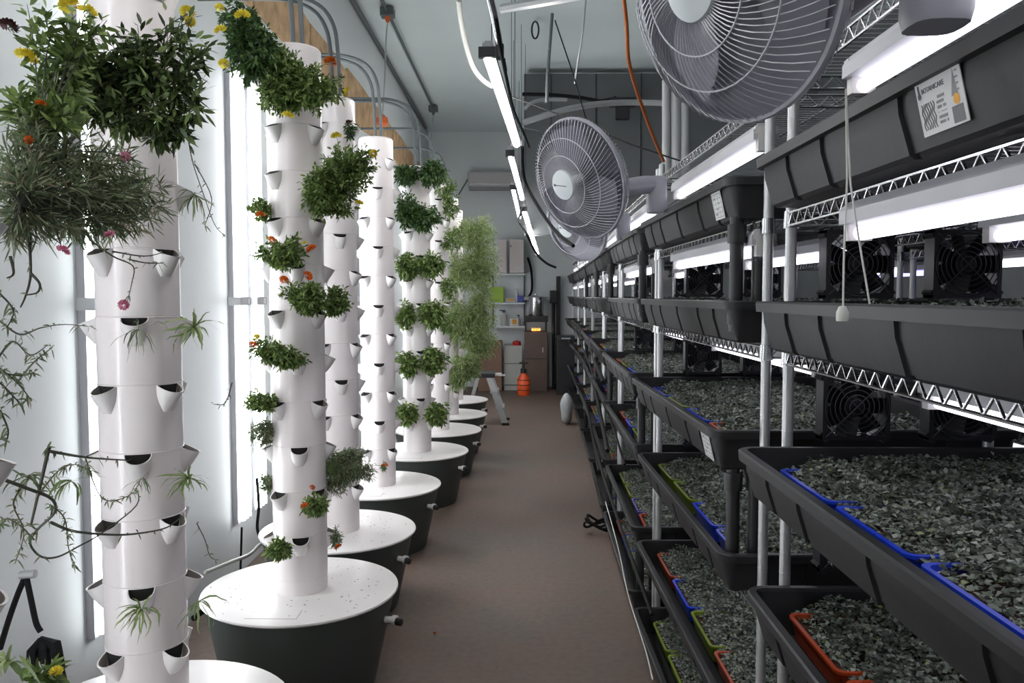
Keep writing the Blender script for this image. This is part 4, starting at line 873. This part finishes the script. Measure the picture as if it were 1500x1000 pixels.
onshelf('storage_box', 'lime green storage box on the middle shelf', 'box', 728, 442.5, .23, .24, .18, 'green_box', [('lid', (0, 0, .245), (.24, .19, .02), 'green_box')])
onshelf('storage_box', 'low blue box at the right end of the middle shelf', 'box', 762, 442.5, .10, .10, .15, 'blue_box', [('lid', (0, 0, .105), (.105, .155, .012), 'blue_box')])
onshelf('snack_box', 'low orange and white carton on the middle shelf', 'box', 748, 442.5, .16, .07, .12, 'sticker', [('printed_band', (0, -.061, .04), (.12, .003, .03), 'print_orange')])
def bottle(label, px, pyb, r, h, m, capm):
    p = at(px, pyb, YB-.24); t = thing('bottle', label, 'bottle', p, 0, 'bottles on the far shelves'); b = MB(); b.lathe([(r, 0), (r*1.02, .01), (r, h*.62), (r*.4, h*.8), (r*.35, h*.88)], 14); obj('body', b.mesh('body', m, 40), t)
    b = MB(); b.lathe([(r*.5, h*.86), (r*.5, h), (r*.3, h)], 10); b.box((-r*.5, 0, h), (r*1.6, r*.5, h*.08)); obj('cap', b.mesh('cap', capm, 40), t)
bottle('spray bottle with a dark trigger on the lowest shelf', 738, 477, .055, .26, 'jug_white', 'print_dark')
bottle('tall thin bottle standing on the middle shelf', 757, 442, .03, .22, 'sticker', 'aluminium')
bottle('small dark-topped bottle at the right end of the lowest shelf', 760, 477, .03, .18, 'sack_grey', 'print_dark')
onshelf('carton', 'white carton with an orange patch on the lowest shelf', 'box', 753, 477, .15, .13, .12, 'sticker', [('printed_patch', (.01, -.062, .07), (.07, .003, .08), 'print_orange')])
def floorbox(name, label, cat, px0, px1, ptop, m, d=.4, Yf=YB-.6, parts=()):
    a = at(px0, 500, Yf); b = at(px1, 500, Yf); z = at((px0+px1)/2, ptop, Yf).z; w = b.x-a.x
    t = thing(name, label, cat, ((a.x+b.x)/2, Yf+d/2, 0)); obj('body', bevbox('body', (w, d, z), m, .01, (0, 0, z/2)), t)
    for nm, c, dd, mm in parts: q = MB(); q.box((c[0]*w, -d/2+c[1], c[2]*z), (dd[0]*w, dd[1], dd[2]*z)); obj(nm, q.mesh(nm, mm), t)
    return t
floorbox('cardboard_box', 'tall brown cardboard box left of the white container', 'box', 700, 735, 500, 'cardboard', .5, YB-.7, [('flap_seam', (0, -.002, .9), (.9, .004, .01), 'brown_cabinet')])
floorbox('water_container', 'whitish square container with hoses below the shelves', 'container', 738, 765, 506, 'jug_white', .35, YB-.55, [('frame_bar', (0, -.004, .12), (1.02, .01, .02), 'print_dark'), ('frame_bar', (0, -.004, .6), (1.02, .01, .015), 'conduit_grey')])
t = thing('red_can', 'bright red can on top of the whitish container', 'can', at(757, 508, YB-.45)); m = MB(); m.lathe([(.07, 0), (.07, .09), (.02, .11), (.0, .11)], 14); obj('body', m.mesh('body', 'red', 40), t)
t = thing('orange_sprayer', 'orange-red garden sprayer standing on the floor', 'sprayer', at(767, 562, YB-1.2)); t.location.z = 0
m = MB(); m.lathe([(.09, 0), (.10, .02), (.10, .26), (.05, .33), (.04, .36)], 20); obj('tank', m.mesh('tank', 'orange_red', 40), t)
m = MB(); m.lathe([(.05, .35), (.05, .42), (.02, .42), (.02, .50)], 12); m.box((0, 0, .51), (.14, .03, .03)); obj('pump', m.mesh('pump', 'black_plastic', 40), t)
m = MB()
for z in (.08, .16, .24): m.lathe([(.101, z), (.104, z+.006), (.101, z+.012)], 20)
obj('band', m.mesh('band', 'black_plastic'), t)
floorbox('brown_cabinet', 'brown two-door cabinet under the burner', 'cabinet', 768, 802, 486, 'brown_cabinet', .5, YB-.7, [('door_gap', (0, -.002, .55), (.96, .004, .012), 'black_plastic'), ('handle', (.3, -.012, .7), (.05, .02, .08), 'aluminium')])
p = at(785, 486, YB-.5)
t = thing('gas_burner', 'black burner with an orange flame on the brown cabinet', 'burner', p); obj('body', bevbox('body', (.40, .3, .10), 'black_plastic', .015, (0, 0, .22)), t)
m = MB()
for sx in (-1, 1):
    for sy in (-1, 1): m.box((sx*.17, sy*.12, .09), (.025, .025, .18))
obj('stand', m.mesh('stand', 'black_plastic'), t)
m = MB()
for i in range(5): x = -.06+.03*i; m.lathe([(.0, .0), (.010, .012), (.006, .03), (0, .055)], 8, (x, -.1, .02))
obj('flame', m.mesh('flame', 'flame'), t)
t = thing('steel_pot', 'tall steel pot standing on the burner', 'pot', p+Vector((0, 0, .272))); m = MB(); m.lathe([(.12, 0), (.125, .01), (.125, .30), (.13, .305), (.12, .305), (.12, .02), (0, .02)], 28); obj('body', m.mesh('body', 'chrome', 40), t)
m = MB(); m.lathe([(.13, .306), (.12, .32), (.03, .335), (.03, .36), (0, .36)], 24); obj('lid', m.mesh('lid', 'aluminium', 40), t)
m = MB(); m.box((.06, 0, .40), (.60, .35, .05)); 
t = thing('vent_hood', 'flat grey hood above the steel pot', 'hood', at(785, 437, YB-.3)); obj('hood', bevbox('hood', (.40, .3, .06), 'sack_grey', .01), t)
b = MB(); b.tube(smooth_path([at(773, 377, YB-.1), at(778, 395, YB-.1), at(779, 425, YB-.1), at(770, 440, YB-.15)], 5), .02, 8); tag(obj('black_hose', b.mesh('hose', 'cord_black', 60)), 'black hose hanging right of the pinkish cabinet', 'hose')
t = thing('pole_tool', 'tall black long-handled tool leaning at the far right corner', 'tool', at(811, 560, YB-.4)); t.location.z = 0
m = MB(); m.tube([(0, 0, 0), (0, .2, 1.65)], .03, 8); obj('handle', m.mesh('handle', 'black_plastic', 40), t); obj('head', bevbox('head', (.13, .06, .22), 'black_plastic', .02, (0, .16, 1.55)), t)
t = thing('pole_tool', 'taller black pole right of the long-handled tool', 'tool', at(818, 560, YB-.3)); t.location.z = 0
m = MB(); m.box((0, .15, .95), (.07, .05, 1.9)); obj('pole', m.mesh('pole', 'black_plastic'), t); m = MB(); m.box((0, .15, .03), (.14, .14, .06)); obj('foot', m.mesh('foot', 'black_plastic'), t)
floorbox('trash_bin', 'large black bin against the far right wall', 'bin', 816, 842, 492, 'black_plastic', .4, YB-1.2, [('handle', (0, -.012, .96), (.5, .02, .02), 'aluminium'), ('lid_edge', (0, -.004, .92), (1.04, .02, .03), 'black_rubber')])

# step stool
bs = at(715, 600, 10.1); t = thing('step_stool', 'folding aluminium step stool with black top beside the last tub', 'step stool', (bs.x, 10.1, 0))
hh = .58
def leg(x0, y0, x1, y1, name, d=(.05, .02), m='aluminium'):
    a = Vector((x0, y0, 0)); b = Vector((x1, y1, hh)); mb = MB(); mid = (a+b)/2; q = Vector((0, 0, 1)).rotation_difference((b-a).normalized()).to_matrix(); mb.box(mid, (d[0], d[1], (b-a).length), R=q); obj(name, mb.mesh(name, m), t)
for y in (-.22, .22):
    leg(.22, y, .02, y*.8, 'front_rail', (.07, .025)); leg(-.28, y, -.12, y*.8, 'rear_leg', (.035, .025))
    m = MB(); m.box((.22, y, .015), (.09, .05, .03)); obj('foot', m.mesh('foot', 'black_plastic'), t)
for i, z in enumerate((.2, .4)): m = MB(); m.box((.22-.2*z/hh, 0, z), (.10, .42, .022)); obj('step', m.mesh('step', 'aluminium'), t)
m = MB(); m.box((-.22, 0, .2), (.02, .42, .02)); obj('rear_brace', m.mesh('rear_brace', 'aluminium'), t)
obj('top_step', bevbox('top_step', (.26, .40, .05), 'black_plastic', .01, (-.04, 0, hh+.02)), t)
m = MB(); m.box((.12, .0, hh+.02), (.1, .06, .03)); m.box((.17, .1, hh), (.08, .03, .02)); obj('latch', m.mesh('latch', 'lid_white'), t)
